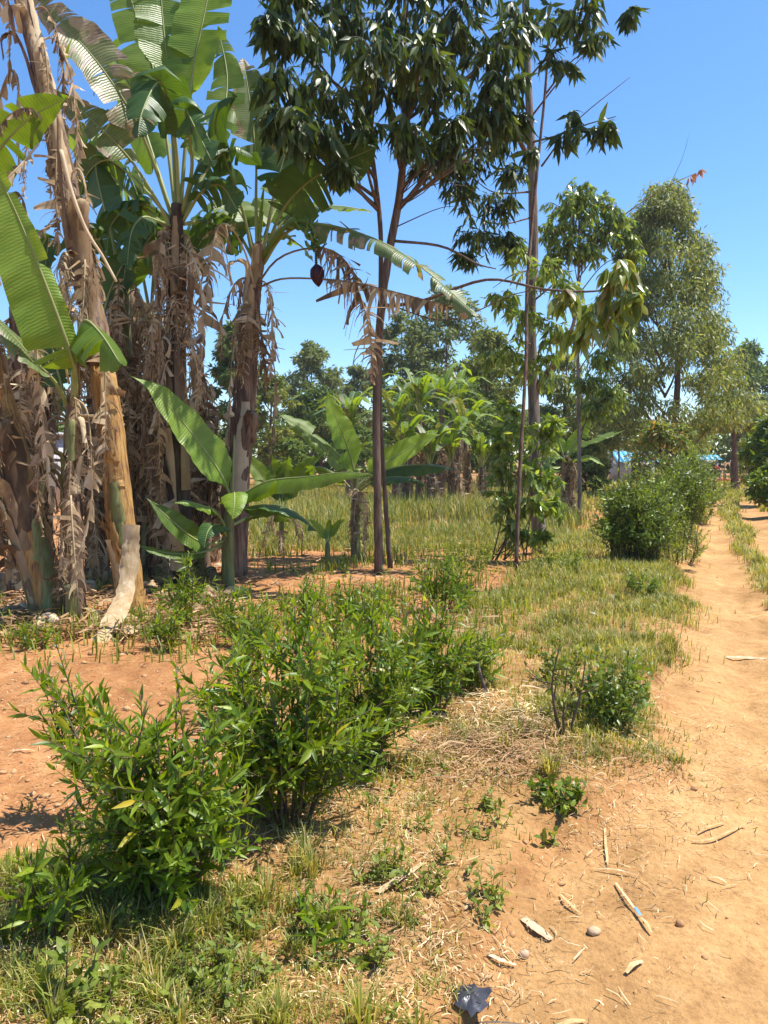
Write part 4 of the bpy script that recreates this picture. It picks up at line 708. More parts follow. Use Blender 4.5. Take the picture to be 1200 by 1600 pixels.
# fallen dry leaves and peeled sheaths at the foot of the clump
rng = rs(250)
for k in range(80):
    u = rng.uniform(-10, 345); v = rng.uniform(905, 985) - 30 * (u > 230); B = G(u, v); a = rng.random() * 6.28; o = np.array([math.cos(a), math.sin(a), 0]); l = rng.uniform(.15, .5); hh_ = rng.uniform(.02, .14)
    r_ = ribbon([B + [0, 0, .02], B + o * l * .35 + [0, 0, hh_], B + o * l * .75 + [0, 0, hh_ * .8], B + o * l + [0, 0, .03]], rng.uniform(.03, .10), (rng.normal() * .5, -.4, 1), rng.uniform(.1, .7), 14, 5, (.4, 1, .9, .3), rng).obj('fallen_leaf', M[('dry', 'dry_d', 'dry', 'dry')[k % 4]], None, smooth=True, off=tuple(B))
    tag(r_, 'curled dry banana leaf lying in the heap at the foot of the clump', 'dry leaf', 'fallen dry leaves under the bananas')
DRYHEAP = [(rng.uniform(-20, 350), rng.uniform(895, 1000)) for _ in range(3600)] + [(rng.uniform(300, 780), rng.uniform(850, 1010)) for _ in range(1600)]
# ------------------------------------------------------------------ foreground shrub row
def fshrub(label, u, v, vt, rpx, n, seed, n_ind=150, L=.092, W=.0205, lean=(0, 0), gap=.0155, sub=5, **kw):
    n = int(n * 1.12); rpx *= .92
    kw = dict(dict(up=.7, rad=.85, foot=.34, lo=.45), **kw)
    d = dep(v); B = G(u, v); return bush('leafy_shrub', label, B, (v - vt) * d / F, rpx * d / F, n, L, W, 'shrub', seed, gap, n_ind, lean, sub, **kw)
fshrub('large green shrub nearest the camera at lower left', 262, 1412, 1020, 100, 26, 301, 300, start=.1)
fshrub('thin shrub branch leaning left over the bare red soil', 185, 1285, 985, 42, 7, 302, 120, lean=(-.30, .08), sub=3)
fshrub('small shrub at the left edge below the large one', 92, 1478, 1275, 62, 6, 303, 120)
fshrub('wide green shrub in the centre foreground, right of the large one', 452, 1298, 930, 104, 26, 304, 300, start=.16)
fshrub('upright shrub set back behind the gap between the two largest shrubs', 385, 1120, 935, 48, 8, 305, 120, start=.1)
fshrub('tall shrub in the centre of the row beneath the twin trunks', 575, 1205, 905, 75, 17, 306, 220, start=.14)
fshrub('right shrub of the front row with upright bright shoots', 675, 1120, 915, 72, 17, 307, 180, start=.1)
fshrub('small shrub at the right end of the front row beside a dry stump', 742, 1085, 975, 40, 10, 308, 80)
fshrub('slender sprig beside the sucker at the foot of the clump', 295, 985, 862, 30, 7, 309, 40, L=.11, W=.022)
fshrub('low shoots on the red soil left of the front row', 395, 1005, 925, 50, 12, 310, 60, L=.10, W=.022)
fshrub('low bright shoots at the foot of the twin trunks', 560, 985, 890, 65, 14, 311, 60, L=.10, W=.024)
fshrub('low shoots behind the right shrub of the front row', 690, 955, 845, 45, 12, 312, 60, L=.10, W=.022)
fshrub('leafy shoots between the large shrub and the peeled sheath', 250, 1015, 930, 40, 7, 314, 40, L=.10, W=.021)
fshrub('leafy shoots just below the bright sucker', 345, 975, 905, 38, 7, 315, 40, L=.10, W=.021)
fshrub('leafy shoots in the middle below the upright sucker', 470, 975, 895, 44, 9, 316, 40, L=.10, W=.021)
fshrub('small grassy sprig at the foot of the dry stems at left', 55, 1010, 960, 30, 6, 313, 20, L=.11, W=.020)
rng = rs(345)
for k in range(22):
    u, v = rng.uniform(300, 760), rng.uniform(885, 985); bush('shoot_plant', 'small upright green shoot on the red soil behind the front row', G(u, v), rng.uniform(.15, .38), rng.uniform(.05, .14), int(rng.integers(3, 6)), .09, .02, 'shrub', 700 + k, .022, 0, sub=1, start=.15, r=.003, cat='shoot', group='green shoots behind the front row', foot=.7)
for q in [('dark broad-leaved bush on the grassy verge beside the track', 955, 1140, 1010, 72, 26, 320, 'hedge'), ('low weedy bush left of the dark verge bush', 880, 1075, 1000, 40, 12, 321, 'weed'), ('small round green bush in the verge grass below the hedge', 1005, 935, 895, 28, 14, 322, 'hedge'), ('leafy weeds under the eucalyptus sapling', 720, 890, 842, 62, 24, 323, 'weed'), ('thicket of weeds at the foot of the grey trunk', 870, 900, 850, 45, 18, 324, 'weed')]:
    lab, u, v, vt, r, n, sd, m = q; d = dep(v); bush('verge_bush', lab, G(u, v), (v - vt) * d / F, r * d / F, n, .06, .026, m, sd, .018, 60, sub=4, start=.08, cat='bush', r=.004)
B = G(880, 1165); t = bush('sapling', 'thin bare-stemmed sapling in a small pit on the verge', B, .62, .12, 4, .05, .022, 'weed', 330, .03, 40, sub=3, start=.5, r=.009, cat='sapling')
B = G(872, 1275); bush('weed', 'round-leaved dark weed clump beside the straw', B, .16, .13, 14, .05, .034, 'hedge', 331, .016, 60, sub=2, start=.1, r=.003, cat='weed')
B = G(858, 1322); bush('weed', 'tiny round-leaved seedling below the dark weed clump', B, .08, .05, 4, .045, .04, 'weed', 332, .02, 12, sub=0, start=.3, r=.003, cat='weed')
B = G(500, 1500); bush('weed', 'long-leaved weed spreading on the dry grass in front', B, .16, .12, 7, .10, .022, 'shrub', 333, .022, 40, sub=1, start=.2, r=.003, cat='weed')
B = G(105, 1600); bush('weed', 'soft pale weed in the bottom left corner', B, .22, .10, 5, .07, .034, 'weed', 334, .016, 60, sub=2, start=.1, r=.004, cat='weed')
B = G(45, 1265); bush('weed', 'small weed on the bare red soil at the left edge', B, .07, .05, 5, .04, .018, 'weed', 335, .015, 10, sub=0, start=.1, r=.002, cat='weed')
rng = rs(340)
for k in range(120):
    if k < 72: u, v = rng.uniform(30, 690), rng.uniform(1400, 1625)
    elif k < 100: u, v = rng.uniform(540, 790), rng.uniform(1210, 1440)
    else: u, v = rng.uniform(780, 1010), rng.uniform(900, 1000)
    if u > 640 and v > 1470: u -= 330
    B = G(u, v); o = bush('weed', ('low broad-leaved weed in the scruffy grass at the bottom left', 'low broad-leaved weed between the front shrubs and the track', 'low broad-leaved weed in the verge below the hedge')[(k >= 72) + (k >= 100)], B, rng.uniform(.04, .16), rng.uniform(.04, .10), int(rng.integers(2, 6)), rng.uniform(.028, .05), rng.uniform(.014, .022), 'weed', 350 + k, .02, 0, sub=1, start=.1, r=.002, cat='weed', group=('low weeds at the bottom left', 'low weeds between shrubs and track', 'low weeds below the hedge')[(k >= 72) + (k >= 100)], up=.2, rad=1.0)

# ------------------------------------------------------------------ grass, straw and clods
def blades(mb, Pt, Ln, W, bend, rng, az=None):
    n = len(Pt); a = rng.random(n) * 6.283 if az is None else az; o = np.stack([np.cos(a), np.sin(a), np.zeros(n)], -1); sd = np.stack([-np.sin(a), np.cos(a), np.zeros(n)], -1)
    Ln = np.broadcast_to(Ln, n)[:, None]; W = np.broadcast_to(W, n)[:, None]; b = np.broadcast_to(bend, n)[:, None]; z = np.array([0, 0, 1.])
    p1 = Pt + Ln * (o * b * .22 + z * .5); p2 = Pt + Ln * (o * b * .85 + z * (.95 - .45 * b ** 2))
    V = np.stack([Pt - sd * W * .5, Pt + sd * W * .5, p1 + sd * W * .42, p1 - sd * W * .42, p2], 1).reshape(-1, 3); k = (np.arange(n) * 5)[:, None]
    mb.add(V, [np.array([[0, 1, 2, 3]]) + k, np.array([[3, 2, 4]]) + k])
def scatter(rng, n, u0, u1, v0, v1, dens):
    """random ground points in a patch of the place, thinned by a density function of x, y"""
    out = []; c = [G0(u0, v1), G0(u1, v1), G0(u0, v0), G0(u1, v0)]; xs_ = [q[0] for q in c]; ys_ = [q[1] for q in c]
    while sum(map(len, out)) < n:
        m = n * 3; y = ys_[0] * (ys_[2] / ys_[0]) ** rng.random(m); x = rng.uniform(min(xs_), max(xs_), m); keep = (np.abs(x) < .56 * y + .4) & (rng.random(m) < dens(x, y)); out.append(np.stack([x[keep], y[keep]], -1))
    p = np.vstack(out)[:n]; return np.column_stack([p, height(p[:, 0], p[:, 1])])
def G0(u, v):
    r = FWD + RGT * ((u - 600) / F) + UPV * ((800 - v) / F); return CP + r * (CAM_H / -r[2])
def d_verge(x, y):
    tr, mi, ve, fi, e = masks(x, y); pat = sm(.40, .62, vnoise(x, y, 1.7, 21) * .6 + vnoise(x, y, 6, 22) * .4)
    return np.clip(ve * (.12 + .25 * sm(6, 9, y) + .8 * pat) + mi * .5 + .10 * pat * np.exp(-np.clip(e, 0, 9) / .12) * (e > 0), 0, 1)
rng = rs(501); mb = MB(); Pt = scatter(rng, 85000, -100, 1300, 775, 1640, d_verge); y = Pt[:, 1]
blades(mb, Pt, (.03 + .07 * rng.random(len(Pt)) ** 1.5) * (1 + .14 * np.clip(y - 4, 0, 12)) * (.35 + 1.3 * vnoise(Pt[:, 0], y, 2.6, 24)), .003 + .0007 * y, rng.random(len(Pt)) ** .45, rng)
o = mb.obj('verge_grass', M['grass']); tag(o, 'short green and straw-coloured grass along the verge of the track', 'grass', kind='stuff')
# tussocks: blades grow in bunches
rng = rs(502); cen = scatter(rng, 520, -100, 1300, 780, 1640, lambda x, y: d_verge(x, y) ** 1.5); mb = MB(); per = 42; ci = np.repeat(np.arange(len(cen)), per); a = rng.random(len(ci)) * 6.283; r = rng.random(len(ci)) * .045
Pt = cen[ci] + np.stack([np.cos(a) * r, np.sin(a) * r, 0 * a], -1); sz = (.06 + .10 * rng.random(len(cen)) ** 2)[ci] * (1 + .05 * np.clip(Pt[:, 1] - 4, 0, 12))
blades(mb, Pt, sz * (.6 + .6 * rng.random(len(ci))), .004 + .0006 * Pt[:, 1], .2 + .75 * rng.random(len(ci)), rng, a + rng.normal(size=len(ci)) * .5)
tag(mb.obj('grass_tussocks', M['grass']), 'bunched green grass tussocks scattered over the verge', 'grass', kind='stuff')
M['field'] = mat_leaf('field_grass', [(.10, .16, .03), (.19, .24, .05), (.34, .32, .12), (.50, .40, .20)], tr=.36, rough=.5, pos=[0, .48, .76, 1])
# dry standing grass of the field behind the twin trunks
rng = rs(503); n = 60000; y = 13.5 * (48 / 13.5) ** rng.random(n); x = rng.uniform(-.17, .25, n) * y + rng.normal(size=n) * .3
k = (rng.random(n) < .3 + .7 * sm(.3, .6, vnoise(x, y, .6, 31))) & (x < path_l(y) - 1.2); x, y = x[k], y[k]; Pt = np.column_stack([x, y, height(x, y)]); n = len(x); mb = MB()
blades(mb, Pt, .16 + .55 * rng.random(n) ** 1.6 * sm(13, 20, y) * (.4 + vnoise(x, y, .4, 32)), .009 + .0006 * y, rng.random(n) * .8, rng); tag(mb.obj('field_grass', M['field']), 'tall dry yellow-green grass in the field behind the twin trunks', 'grass', kind='stuff')
# grass at the far side of the bend and under the far trees
rng = rs(504); n = 16000; y = 24 * (75 / 24) ** rng.random(n); x = rng.uniform(.12, .56, n) * y; e = x - path_l(y); k = (e < -.1) | (e > path_w(y) + .1); x, y = x[k], y[k]; Pt = np.column_stack([x, y, height(x, y)]); mb = MB()
blades(mb, Pt, .12 + .16 * rng.random(len(x)), .02 + .001 * y, rng.random(len(x)), rng); tag(mb.obj('far_grass', M['grass']), 'sunlit grass at the far bend of the track', 'grass', kind='stuff')
# grass-like shoots in the soil at the foot of the bananas
rng = rs(505); n = 9000; x = rng.uniform(-5.5, 3, n); y = rng.uniform(6.0, 13.5, n); k = (rng.random(n) < sm(.35, .7, vnoise(x, y, 1.1, 33))) & (x < path_l(y) - 1.5); x, y = x[k], y[k]; Pt = np.column_stack([x, y, height(x, y)]); mb = MB()
blades(mb, Pt, .08 + .22 * rng.random(len(x)), .010 + .0006 * y, rng.random(len(x)), rng); tag(mb.obj('field_shoots', M['weed']), 'sparse green shoots on the red soil of the plot', 'grass', kind='stuff')
# lying straw and dead stalk scraps
def strips(mb, Pt, Ln, W, rng, az=None, lift=.015):
    n = len(Pt); a = rng.random(n) * 6.283 if az is None else az; o = np.stack([np.cos(a), np.sin(a), rng.normal(size=n) * .10], -1); sd = np.stack([-np.sin(a), np.cos(a), rng.normal(size=n) * .35], -1); Ln = Ln[:, None]; W = np.broadcast_to(W, n)[:, None]; k = rng.normal(size=(n, 1)) * .12
    b = Pt + np.array([0, 0, .006]) + np.array([0, 0, 1]) * (rng.random((n, 1)) * lift); m = b + o * Ln * .5 + sd * Ln * k + [0, 0, .004]; e = b + o * Ln
    V = np.stack([b - sd * W / 2, b + sd * W / 2, m + sd * W * .5, m - sd * W * .5, e + sd * W * .2, e - sd * W * .2], 1).reshape(-1, 3); i = (np.arange(n) * 6)[:, None]; mb.add(V, np.vstack([np.array([[0, 1, 2, 3]]) + i, np.array([[3, 2, 4, 5]]) + i]))
def d_straw(x, y):
    tr, mi, ve, fi, e = masks(x, y); return np.clip(ve * .7 * sm(.3, .6, vnoise(x, y, 2.3, 41)) + .9 * np.exp(-((e + .25) / .38) ** 2) * sm(.3, .65, vnoise(x, y, 1.9, 42)) + (tr * .15 * np.exp(-np.clip(e, 0, 9) / .9) + tr * .05) * sm(.4, .75, vnoise(x, y, 1.3, 43)) + fi * .12, 0, 1)
rng = rs(511); mb = MB(); Pt = scatter(rng, 46000, -100, 1300, 800, 1640, d_straw); strips(mb, Pt, .012 + .075 * rng.random(len(Pt)) ** 2.6, .0014 + .0026 * rng.random(len(Pt)), rng)
tag(mb.obj('straw_litter', M['straw']), 'pale chopped straw strewn along the edge of the track', 'straw', kind='stuff')
rng = rs(514); Pt = np.array([G(*q) for q in DRYHEAP]); mb = MB(); strips(mb, Pt + np.column_stack([np.zeros((len(Pt), 2)), .10 * rng.random(len(Pt)) ** 2]), .06 + .22 * rng.random(len(Pt)) ** 1.5, .006 + .022 * rng.random(len(Pt)) ** 2, rng, lift=.06)
tag(mb.obj('dry_leaf_litter', M['straw_b']), 'brown shredded dry leaf litter covering the ground under the bananas', 'leaf litter', kind='stuff')
c0 = G(790, 1130); c1 = G(760, 1190); rng = rs(512); mb = MB()                          # the two heaps by the front row
for c, r, n, m_ in ((c0, .65, 900, 'straw'), (c1, .6, 1300, 'straw_b')):
    q = rng.normal(size=(n, 2)) * r * .45; x = c[0] + q[:, 0]; y = c[1] + q[:, 1] * .8; Pt = np.column_stack([x, y, height(x, y) + .03 * np.exp(-(q ** 2).sum(1) / (r * .5) ** 2) * rng.random(n)]); mb = MB(); strips(mb, Pt, .03 + .13 * rng.random(n) ** 1.8, .002 + .005 * rng.random(n), rng, lift=.05)
    tag(mb.obj('straw_heap', M[m_]), 'heap of pale dry maize leaves beside the verge sapling' if m_ == 'straw' else 'matted brown dry grass heap in front of the row', 'straw', kind='stuff')
rng = rs(513); n = 5200; y = 2 * (16 / 2) ** rng.random(n); x = rng.uniform(-.56, .56, n) * y; tr, mi, ve, fi, e = masks(x, y); k = rng.random(n) < np.clip(fi * .9 + tr * .12 + ve * .3, 0, 1); x, y = x[k], y[k]; n = len(x)
ico = np.array([[0, 0, 1], [1, 0, 0], [0, 1, 0], [-1, 0, 0], [0, -1, 0], [0, 0, -1], [.6, .6, .5], [-.6, .6, .5], [-.6, -.6, .5], [.6, -.6, .5]]); icf = np.array([[0, 6, 7], [0, 7, 8], [0, 8, 9], [0, 9, 6], [6, 1, 2], [6, 2, 7], [7, 2, 3], [7, 3, 8], [8, 3, 4], [8, 4, 9], [9, 4, 1], [9, 1, 6], [5, 2, 1], [5, 3, 2], [5, 4, 3], [5, 1, 4]])
s = (.004 + .020 * rng.random(n) ** 6) * np.where(fi[k] > .5, 1.5, .8); V = ico[None] * (1 + .3 * rng.normal(size=(n, 10, 3))) * s[:, None, None] * [1, 1, .7] + np.column_stack([x, y, height(x, y)])[:, None]; mb = MB().add(V.reshape(-1, 3), (icf[None] + (np.arange(n) * 10)[:, None, None]).reshape(-1, 3))
tag(mb.obj('soil_clods', M['soil_clod'], smooth=True), 'small crumbs and clods of red soil on the ground', 'soil', kind='stuff')
# single pieces lying about
def litter(name, label, cat, uvs, w, mat, curl=.3, taper=(.7, 1, .5), group=None, lift=.012, arch=.01):
    pts = [G(*q) + [0, 0, lift + arch * math.sin(math.pi * k / max(1, len(uvs) - 1))] for k, q in enumerate(uvs)]; o = ribbon(pts, w * .72, (0, -.1, 1), curl, 14, 5, taper, rs(int(uvs[0][0]))).obj(name, M[mat] if isinstance(mat, str) else mat, None, smooth=True, off=tuple(pts[0])); return tag(o, label, cat, group)
M['paper'] = mat_plain('faded_paper', (.56, .38, .24)); M['tan'] = mat_noise('dry_stalk', [(.40, .26, .11), (.54, .38, .18), (.66, .50, .28)], 9, (2, 2, 2), bump=.4, island=.2); M['white'] = mat_plain('white_paint', (.75, .75, .74)); M['black_film'] = mat_noise('black_plastic', [(.02, .02, .025), (.07, .07, .085)], 6, rough=.35, bump=.6, spec=.5); M['blue'] = mat_plain('blue_print', (.16, .34, .62)); M['stone'] = mat_noise('stone', [(.42, .27, .14), (.56, .42, .27)], 10, bump=.3); M['teal'] = mat_plain('teal_plastic', (.08, .55, .42))
for name, lab, cat, uvs, w, m in [('dry_stalk', 'long bent dry stalk on the bare track, lower of the two', 'stalk', [(1082, 1300), (1110, 1298), (1140, 1290), (1162, 1280)], .008, 'tan'), ('dry_stalk', 'short straight yellow stalk on the bare track, upper of the two', 'stalk', [(1092, 1286), (1112, 1280), (1133, 1275)], .008, 'tan'),
        ('dry_stalk', 'white split stalk lying across the straw', 'stalk', [(930, 1344), (962, 1346), (996, 1353)], .007, 'dry_p'), ('dry_leaf', 'pale upright-lying dry leaf strip on the straw', 'dry leaf', [(945, 1290), (947, 1312), (950, 1335)], .009, 'tan'), ('dry_stalk', 'thick yellow dry stalk in the foreground grass', 'stalk', [(590, 1424), (620, 1408), (660, 1378)], .022, 'dry_p'),
        ('dry_leaf', 'forked pale dry leaf on the dirt near the white scrap', 'dry leaf', [(762, 1492), (782, 1497), (806, 1496)], .012, 'dry_p'), ('dry_leaf', 'flat pinkish dry leaf at the edge of the track', 'dry leaf', [(978, 1512), (990, 1504), (1004, 1494)], .014, 'tan'), ('dry_stalk', 'thin dark stick on the dirt beside the black plastic', 'stick', [(742, 1582), (780, 1585), (835, 1590)], .005, 'twig'),
        ('dry_leaf', 'tuft of bleached straw at the bottom edge', 'straw', [(862, 1596), (890, 1588), (915, 1580)], .012, 'tan'), ('dry_stalk', 'split pale stalk left of the blue-ended strip', 'stalk', [(875, 1385), (890, 1405), (905, 1418)], .009, 'tan'), ('dry_stalk', 'bundle of dry stalks pointing along the track', 'stalk', [(962, 1365), (980, 1395), (1000, 1420)], .008, 'tan'),
        ('dry_leaf', 'small pale curled scrap on the bare track', 'dry leaf', [(1108, 1358), (1122, 1362), (1136, 1368)], .009, 'tan'), ('dry_leaf', 'bleached leaf pile on the far rut of the track', 'straw', [(1135, 1016), (1165, 1018), (1198, 1020)], .045, 'dry_p'), ('dry_stalk', 'dry stalk across the red soil left of the shrubs', 'stalk', [(18, 1172), (40, 1176), (54, 1174)], .010, 'dry_p'),
        ('dry_stalk', 'pale stalks fanned out under the dark verge bush', 'stalk', [(960, 1140), (1000, 1165), (1035, 1190)], .008, 'tan'), ('dry_leaf', 'grey-white leaf scrap in the grass at lower left', 'dry leaf', [(180, 1460), (200, 1470), (225, 1486)], .018, 'dry_p')]:
    litter(name, lab, cat, uvs, w, m)
litter('litter_scrap', 'crumpled whitish wrapper on the dirt, lower centre', 'wrapper', [(818, 1428), (838, 1442), (862, 1458)], .026, 'paper', .2, (.8, 1, .55))
o = litter('litter_strip', 'pale strip with a blue end beside the track', 'wrapper', [(1000, 1424), (1010, 1438), (1018, 1450)], .009, 'tan', .2)
pts = [G(993, 1410) + [0, 0, .02], G(1001, 1425) + [0, 0, .02]]; ribbon(pts, .006, (0, 0, 1), .2, 4, 3, (1, 1)).obj('blue_end', M['blue'], o, smooth=True)
litter('plastic_scrap', 'tiny teal plastic scrap at the bottom edge', 'plastic', [(866, 1597), (872, 1594), (878, 1592)], .008, 'teal', .2)
litter('paper_scrap', 'small white paper scrap in the verge grass', 'paper', [(918, 966), (926, 969), (933, 972)], .035, 'white', .3)
rng = rs(520); c = G(736, 1562); th = np.linspace(0, 6.283, 26, endpoint=False); V = [c + [0, 0, .035]]; Fb = []
for r_i, rr in enumerate((.35, .7, 1)):
    for k, a in enumerate(th): V.append(c + np.array([math.cos(a) * .055, math.sin(a) * .06, 0]) * rr * (1 + .28 * math.sin(2.3 * a + 1) * math.sin(5 * a) + .07 * rng.normal()) + [0, 0, .006 + .022 * (1 - rr) + .022 * rng.random()])
for k in range(26):
    k2 = (k + 1) % 26; Fb += [[0, 1 + k, 1 + k2, 1 + k2]]
Ft = np.array([[0, 1 + k, 1 + (k + 1) % 26] for k in range(26)]); Fq = np.array([[1 + r_i * 26 + k, 27 + r_i * 26 + k, 27 + r_i * 26 + (k + 1) % 26, 1 + r_i * 26 + (k + 1) % 26] for r_i in (0, 1) for k in range(26)])
tag(MB().add(np.array(V), [Ft, Fq]).obj('plastic_bag', M['black_film'], None, off=tuple(c)), 'crumpled black plastic scrap on the dirt at the bottom', 'plastic bag')
def stone(label, u, v, r, mat='stone', sq=.6, seed=1):
    rng = rs(seed); c = G(u, v); la = np.linspace(0, np.pi, 7); lo_ = np.linspace(0, 2 * np.pi, 10, endpoint=False); V = np.array([[math.sin(a) * math.cos(b), math.sin(a) * math.sin(b) * .8, math.cos(a) * sq] for a in la for b in lo_]) * r
    V = V * (1 + .07 * rng.normal(size=(len(V), 1))); i, j = np.meshgrid(np.arange(6), np.arange(10), indexing='ij'); j2 = (j + 1) % 10; tag(MB().add(V + c + [0, 0, r * sq * .6], np.stack([i * 10 + j, (i + 1) * 10 + j, (i + 1) * 10 + j2, i * 10 + j2], -1).reshape(-1, 4)).obj('stone', M[mat], None, smooth=True, off=tuple(c)), label, 'stone')
stone('oval tan stone on the dirt right of the whitish wrapper', 928, 1449, .024, seed=2); stone('small pale stone on the dirt below the whitish wrapper', 819, 1480, .018, 'paper', .8, 3); stone('round reddish pebble at the edge of the track', 1063, 1433, .016, 'soil_clod', .8, 4)
# dry stumps and sticks in the row
for lab, pts, r, m in [('short pale dry stump beside the small right shrub', [(704, 1102), (702, 1070), (704, 1035)], .022, 'dry_p'), ('leaning grey dry stub at the right end of the row', [(764, 1095), (752, 1060), (745, 1035)], .02, 'bark_g'), ('thin pale stick in the shadow of the wide centre shrub', [(452, 1258), (452, 1225), (455, 1195)], .012, 'bark_g')]:
    d = dep(pts[0][1]); c = G(*pts[0]); tag(tube(MB(), [P(u, v, d) for u, v in pts], [r, r * .8, r * .5], 8, 7, rough=.08).obj('dry_stump', M[m], None, smooth=True, off=tuple(c)), lab, 'stump')

# ------------------------------------------------------------------ far yard: kiosk, roofs, posts, person
M['roof_blue'] = mat_plain('blue_sheet_roof', (.12, .42, .62), .4); M['wall_grey'] = mat_plain('grey_wall', (.42, .42, .42)); M['dark'] = mat_plain('dark_door', (.04, .04, .045)); M['brick'] = mat_plain('orange_brick', (.50, .20, .09)); M['timber'] = mat_plain('timber', (.20, .14, .09)); M['red_cloth'] = mat_plain('red_shirt', (.55, .05, .06)); M['jean'] = mat_plain('dark_trousers', (.08, .09, .13)); M['skin'] = mat_plain('skin', (.10, .055, .035)); M['hair'] = mat_plain('hair', (.012, .01, .01)); M['tarp'] = mat_plain('white_tarp', (.74, .75, .76))
def hut(name, label, u, d, w, dp, h, rise, wall, rz=0, door=True, cat='hut'):
    c = P(u, 800, d); c[2] = 0; t = empty(name, c, label, cat)
    box(MB(), c + [0, 0, h / 2], (w, dp, h), rz).obj('wall', M[wall], t)
    ca, sa = math.cos(rz), math.sin(rz); ro = lambda x, y, z: c + np.array([x * ca - y * sa, x * sa + y * ca, z]); ov = .25; n = max(4, int(w / .3))
    for s in (-1, 1):                                                  # corrugated sheets of a gable roof
        for k in range(n):
            x0, x1 = -w / 2 - ov + (w + 2 * ov) * k / n, -w / 2 - ov + (w + 2 * ov) * (k + 1) / n - .01; xm = (x0 + x1) / 2; y1 = s * (dp / 2 + ov)
            V = [ro(x0, 0, h + rise), ro(xm, 0, h + rise + .03), ro(x1, 0, h + rise), ro(x0, y1, h - .08), ro(xm, y1, h - .05), ro(x1, y1, h - .08)]; V = np.vstack([V, np.array(V) - [0, 0, .02]])
            MB().add(V, np.array([[0, 1, 4, 3], [1, 2, 5, 4], [7, 6, 9, 10], [8, 7, 10, 11], [3, 4, 10, 9], [4, 5, 11, 10], [0, 3, 9, 6], [5, 2, 8, 11]])).obj('roof_sheet', M['roof_blue'], t)
    for s in (-1, 1):
        MB().add(np.array([ro(s * w / 2, -dp / 2, h), ro(s * w / 2, dp / 2, h), ro(s * w / 2, 0, h + rise - .03)]), np.array([[0, 1, 2]])).obj('gable', M[wall], t)
    if door: box(MB(), ro(w * .12, -dp / 2 - .02, h * .42), (w * .55, .05, h * .82), rz).obj('door', M['dark'], t)
    return t
hut('kiosk', 'small grey kiosk with a blue sheet roof beyond the track bend', 1101, 62, 1.35, 1.4, 1.75, .32, 'wall_grey', cat='kiosk')
hut('house', 'low house with a bright blue roof behind the hedge', 985, 58, 2.6, 2.6, 1.6, .7, 'wall_grey')
c = P(22, 800, 26); c[2] = 0; t = empty('house', c, 'white building with a louvred window glimpsed behind the bananas at the left edge', 'house')
box(MB(), c + [0, 1.5, 1.25], (1.6, 2.6, 2.5)).obj('wall', M['wall_grey'], t)
for k in range(9): box(MB(), c + [.0, .17, 1.75 + .12 * k], (.5, .05, .085)).obj('louvre_slat', M['white'], t)
box(MB(), c + [0, 1.5, 2.56], (2.0, 3.0, .1)).obj('roof', M['wall_grey'], t)
c = P(1154, 800, 64); c[2] = 0; t = empty('shelter', c, 'small white-topped shelter beside the shade tree trunk', 'shelter')
la = np.linspace(0, np.pi / 2, 5); lo_ = np.linspace(0, 2 * np.pi, 12, endpoint=False); V = np.array([[math.sin(a) * math.cos(b) * .75, math.sin(a) * math.sin(b) * .75, 1.15 + math.cos(a) * .42] for a in la for b in lo_]); i, j = np.meshgrid(np.arange(4), np.arange(12), indexing='ij'); j2 = (j + 1) % 12
MB().add(V + c, np.stack([i * 12 + j, (i + 1) * 12 + j, (i + 1) * 12 + j2, i * 12 + j2], -1).reshape(-1, 4)).obj('canopy', M['tarp'], t, smooth=True)
for a in range(4): b = a * math.pi / 2 + .78; tube(MB(), [c + [math.cos(b) * .68, math.sin(b) * .68, -.05], c + [math.cos(b) * .68, math.sin(b) * .68, 1.2]], [.035, .035], 2, 6).obj('post', M['timber'], t)
rng = rs(601)
for k, (u, d, hh_) in enumerate([(938, 40, 2.0), (965, 38, 2.3), (918, 42, 1.7), (1129, 58, 1.5), (1139, 60, 1.6), (1164, 56, 1.7), (1118, 64, 1.5), (1131, 50, .8)]):
    c = P(u, 800, d); c[2] = height(c[0], c[1]) if d < 60 else 0; tag(tube(MB(), [c + [0, 0, -.1], c + [.02, 0, hh_ / 2], c + [rng.normal() * .06, 0, hh_]], [.05, .045, .04], 6, 7, rough=.05).obj('fence_post', M['timber'], None, smooth=True, off=tuple(c)), 'rough wooden post standing in the far yard', 'post', 'wooden posts of the far yard')
for k in range(26):
    u = rng.uniform(1098, 1168); c = P(u, 800, rng.uniform(56, 60)); c[2] = .08 + .16 * rng.random(); tag(box(MB(), c, (.34, .2, .2), rng.random() * 3).obj('brick_block', M['brick'], None, off=tuple(c)), 'orange brick block in the low heap below the kiosk', 'brick', 'brick blocks heaped in the far yard')
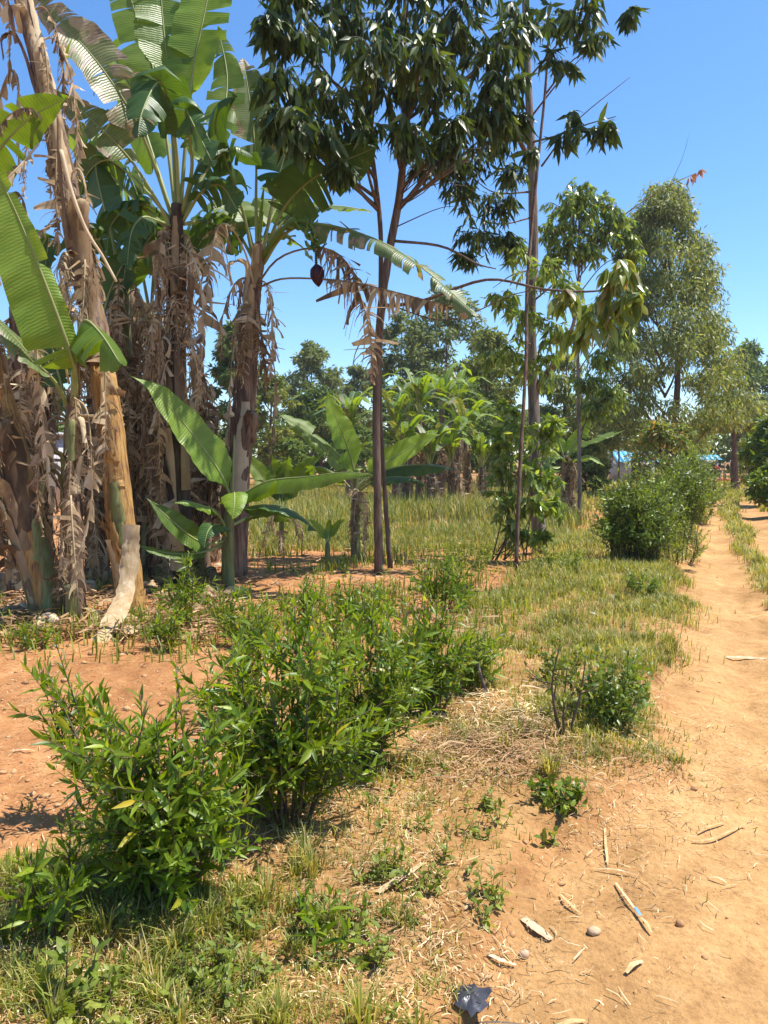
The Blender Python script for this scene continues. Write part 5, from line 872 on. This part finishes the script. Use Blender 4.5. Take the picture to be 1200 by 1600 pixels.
# bending person in a red shirt
c = P(1122, 800, 61); c[2] = 0
def skin_mesh(name, vs, es, rads, mat, parent, lvl=2):
    me = bpy.data.meshes.new(name); me.from_pydata([tuple(v) for v in vs], es, []); o = bpy.data.objects.new(name, me); COL.objects.link(o); o.parent = parent; me.materials.append(M[mat]); o.modifiers.new('skin', 'SKIN'); s = o.modifiers.new('sub', 'SUBSURF'); s.levels = s.render_levels = lvl
    for q, r in zip(me.skin_vertices[0].data, rads): q.radius = (r, r)
    me.skin_vertices[0].data[0].use_root = True; return o
t = empty('person', c, 'person in a red shirt bending forward beside the kiosk', 'person')
vs = [(0, 0, .82), (-.12, 0, 1.0), (-.3, 0, 1.2), (-.36, 0, 1.26), (-.47, -.01, 1.33), (0, -.1, .78), (-.05, -.13, .44), (.02, -.13, .07), (-.12, -.13, .03), (0, .1, .78), (-.02, .13, .44), (.08, .13, .07), (-.06, .13, .03), (-.3, -.19, 1.16), (-.38, -.24, .92), (-.52, -.2, .74), (-.57, -.2, .68), (-.3, .19, 1.16), (-.4, .22, .92), (-.55, .18, .76), (-.6, .18, .7)]
es = [(0, 1), (1, 2), (2, 3), (3, 4), (0, 5), (5, 6), (6, 7), (7, 8), (0, 9), (9, 10), (10, 11), (11, 12), (2, 13), (13, 14), (14, 15), (15, 16), (2, 17), (17, 18), (18, 19), (19, 20)]
skin_mesh('body', vs, es, [.14, .13, .15, .06, .105, .1, .07, .05, .04, .1, .07, .05, .04, .06, .048, .036, .03, .06, .048, .036, .03], 'skin', t)
skin_mesh('shirt', [(0, 0, .86), (-.12, 0, 1.0), (-.3, 0, 1.2), (-.3, -.19, 1.16), (-.36, -.23, 1.0), (-.3, .19, 1.16), (-.37, .22, 1.0)], [(0, 1), (1, 2), (2, 3), (3, 4), (2, 5), (5, 6)], [.165, .16, .175, .085, .075, .085, .075], 'red_cloth', t)
skin_mesh('trousers', [(0, 0, .84), (0, -.1, .76), (-.05, -.13, .44), (.02, -.13, .1), (0, .1, .76), (-.02, .13, .44), (.08, .13, .1)], [(0, 1), (1, 2), (2, 3), (0, 4), (4, 5), (5, 6)], [.155, .115, .088, .07, .115, .088, .07], 'jean', t)
tube(MB(), [c + [-.44, -.01, 1.42], c + [-.45, -.01, 1.44], c + [-.47, -.01, 1.46]], [.11, .10, .04], 5, 9).obj('hair', M['hair'], t, smooth=True)

# ------------------------------------------------------------------ thin air between here and the far trees
hz = box(MB(), np.array([0, 60, 11.5]), (260, 160, 27)).obj('haze', bpy.data.materials.new('haze'), None); hm = hz.data.materials[0]; hm.use_nodes = True; hn = hm.node_tree.nodes; hn.clear()
ho = hn.new('ShaderNodeOutputMaterial'); hv = hn.new('ShaderNodeVolumePrincipled'); hv.inputs['Color'].default_value = (.86, .92, 1, 1); hv.inputs['Density'].default_value = .0004; hv.inputs['Anisotropy'].default_value = .2
hm.node_tree.links.new(hv.outputs[0], ho.inputs['Volume']); tag(hz, 'thin pale haze in the air over the plot', 'haze', kind='stuff')
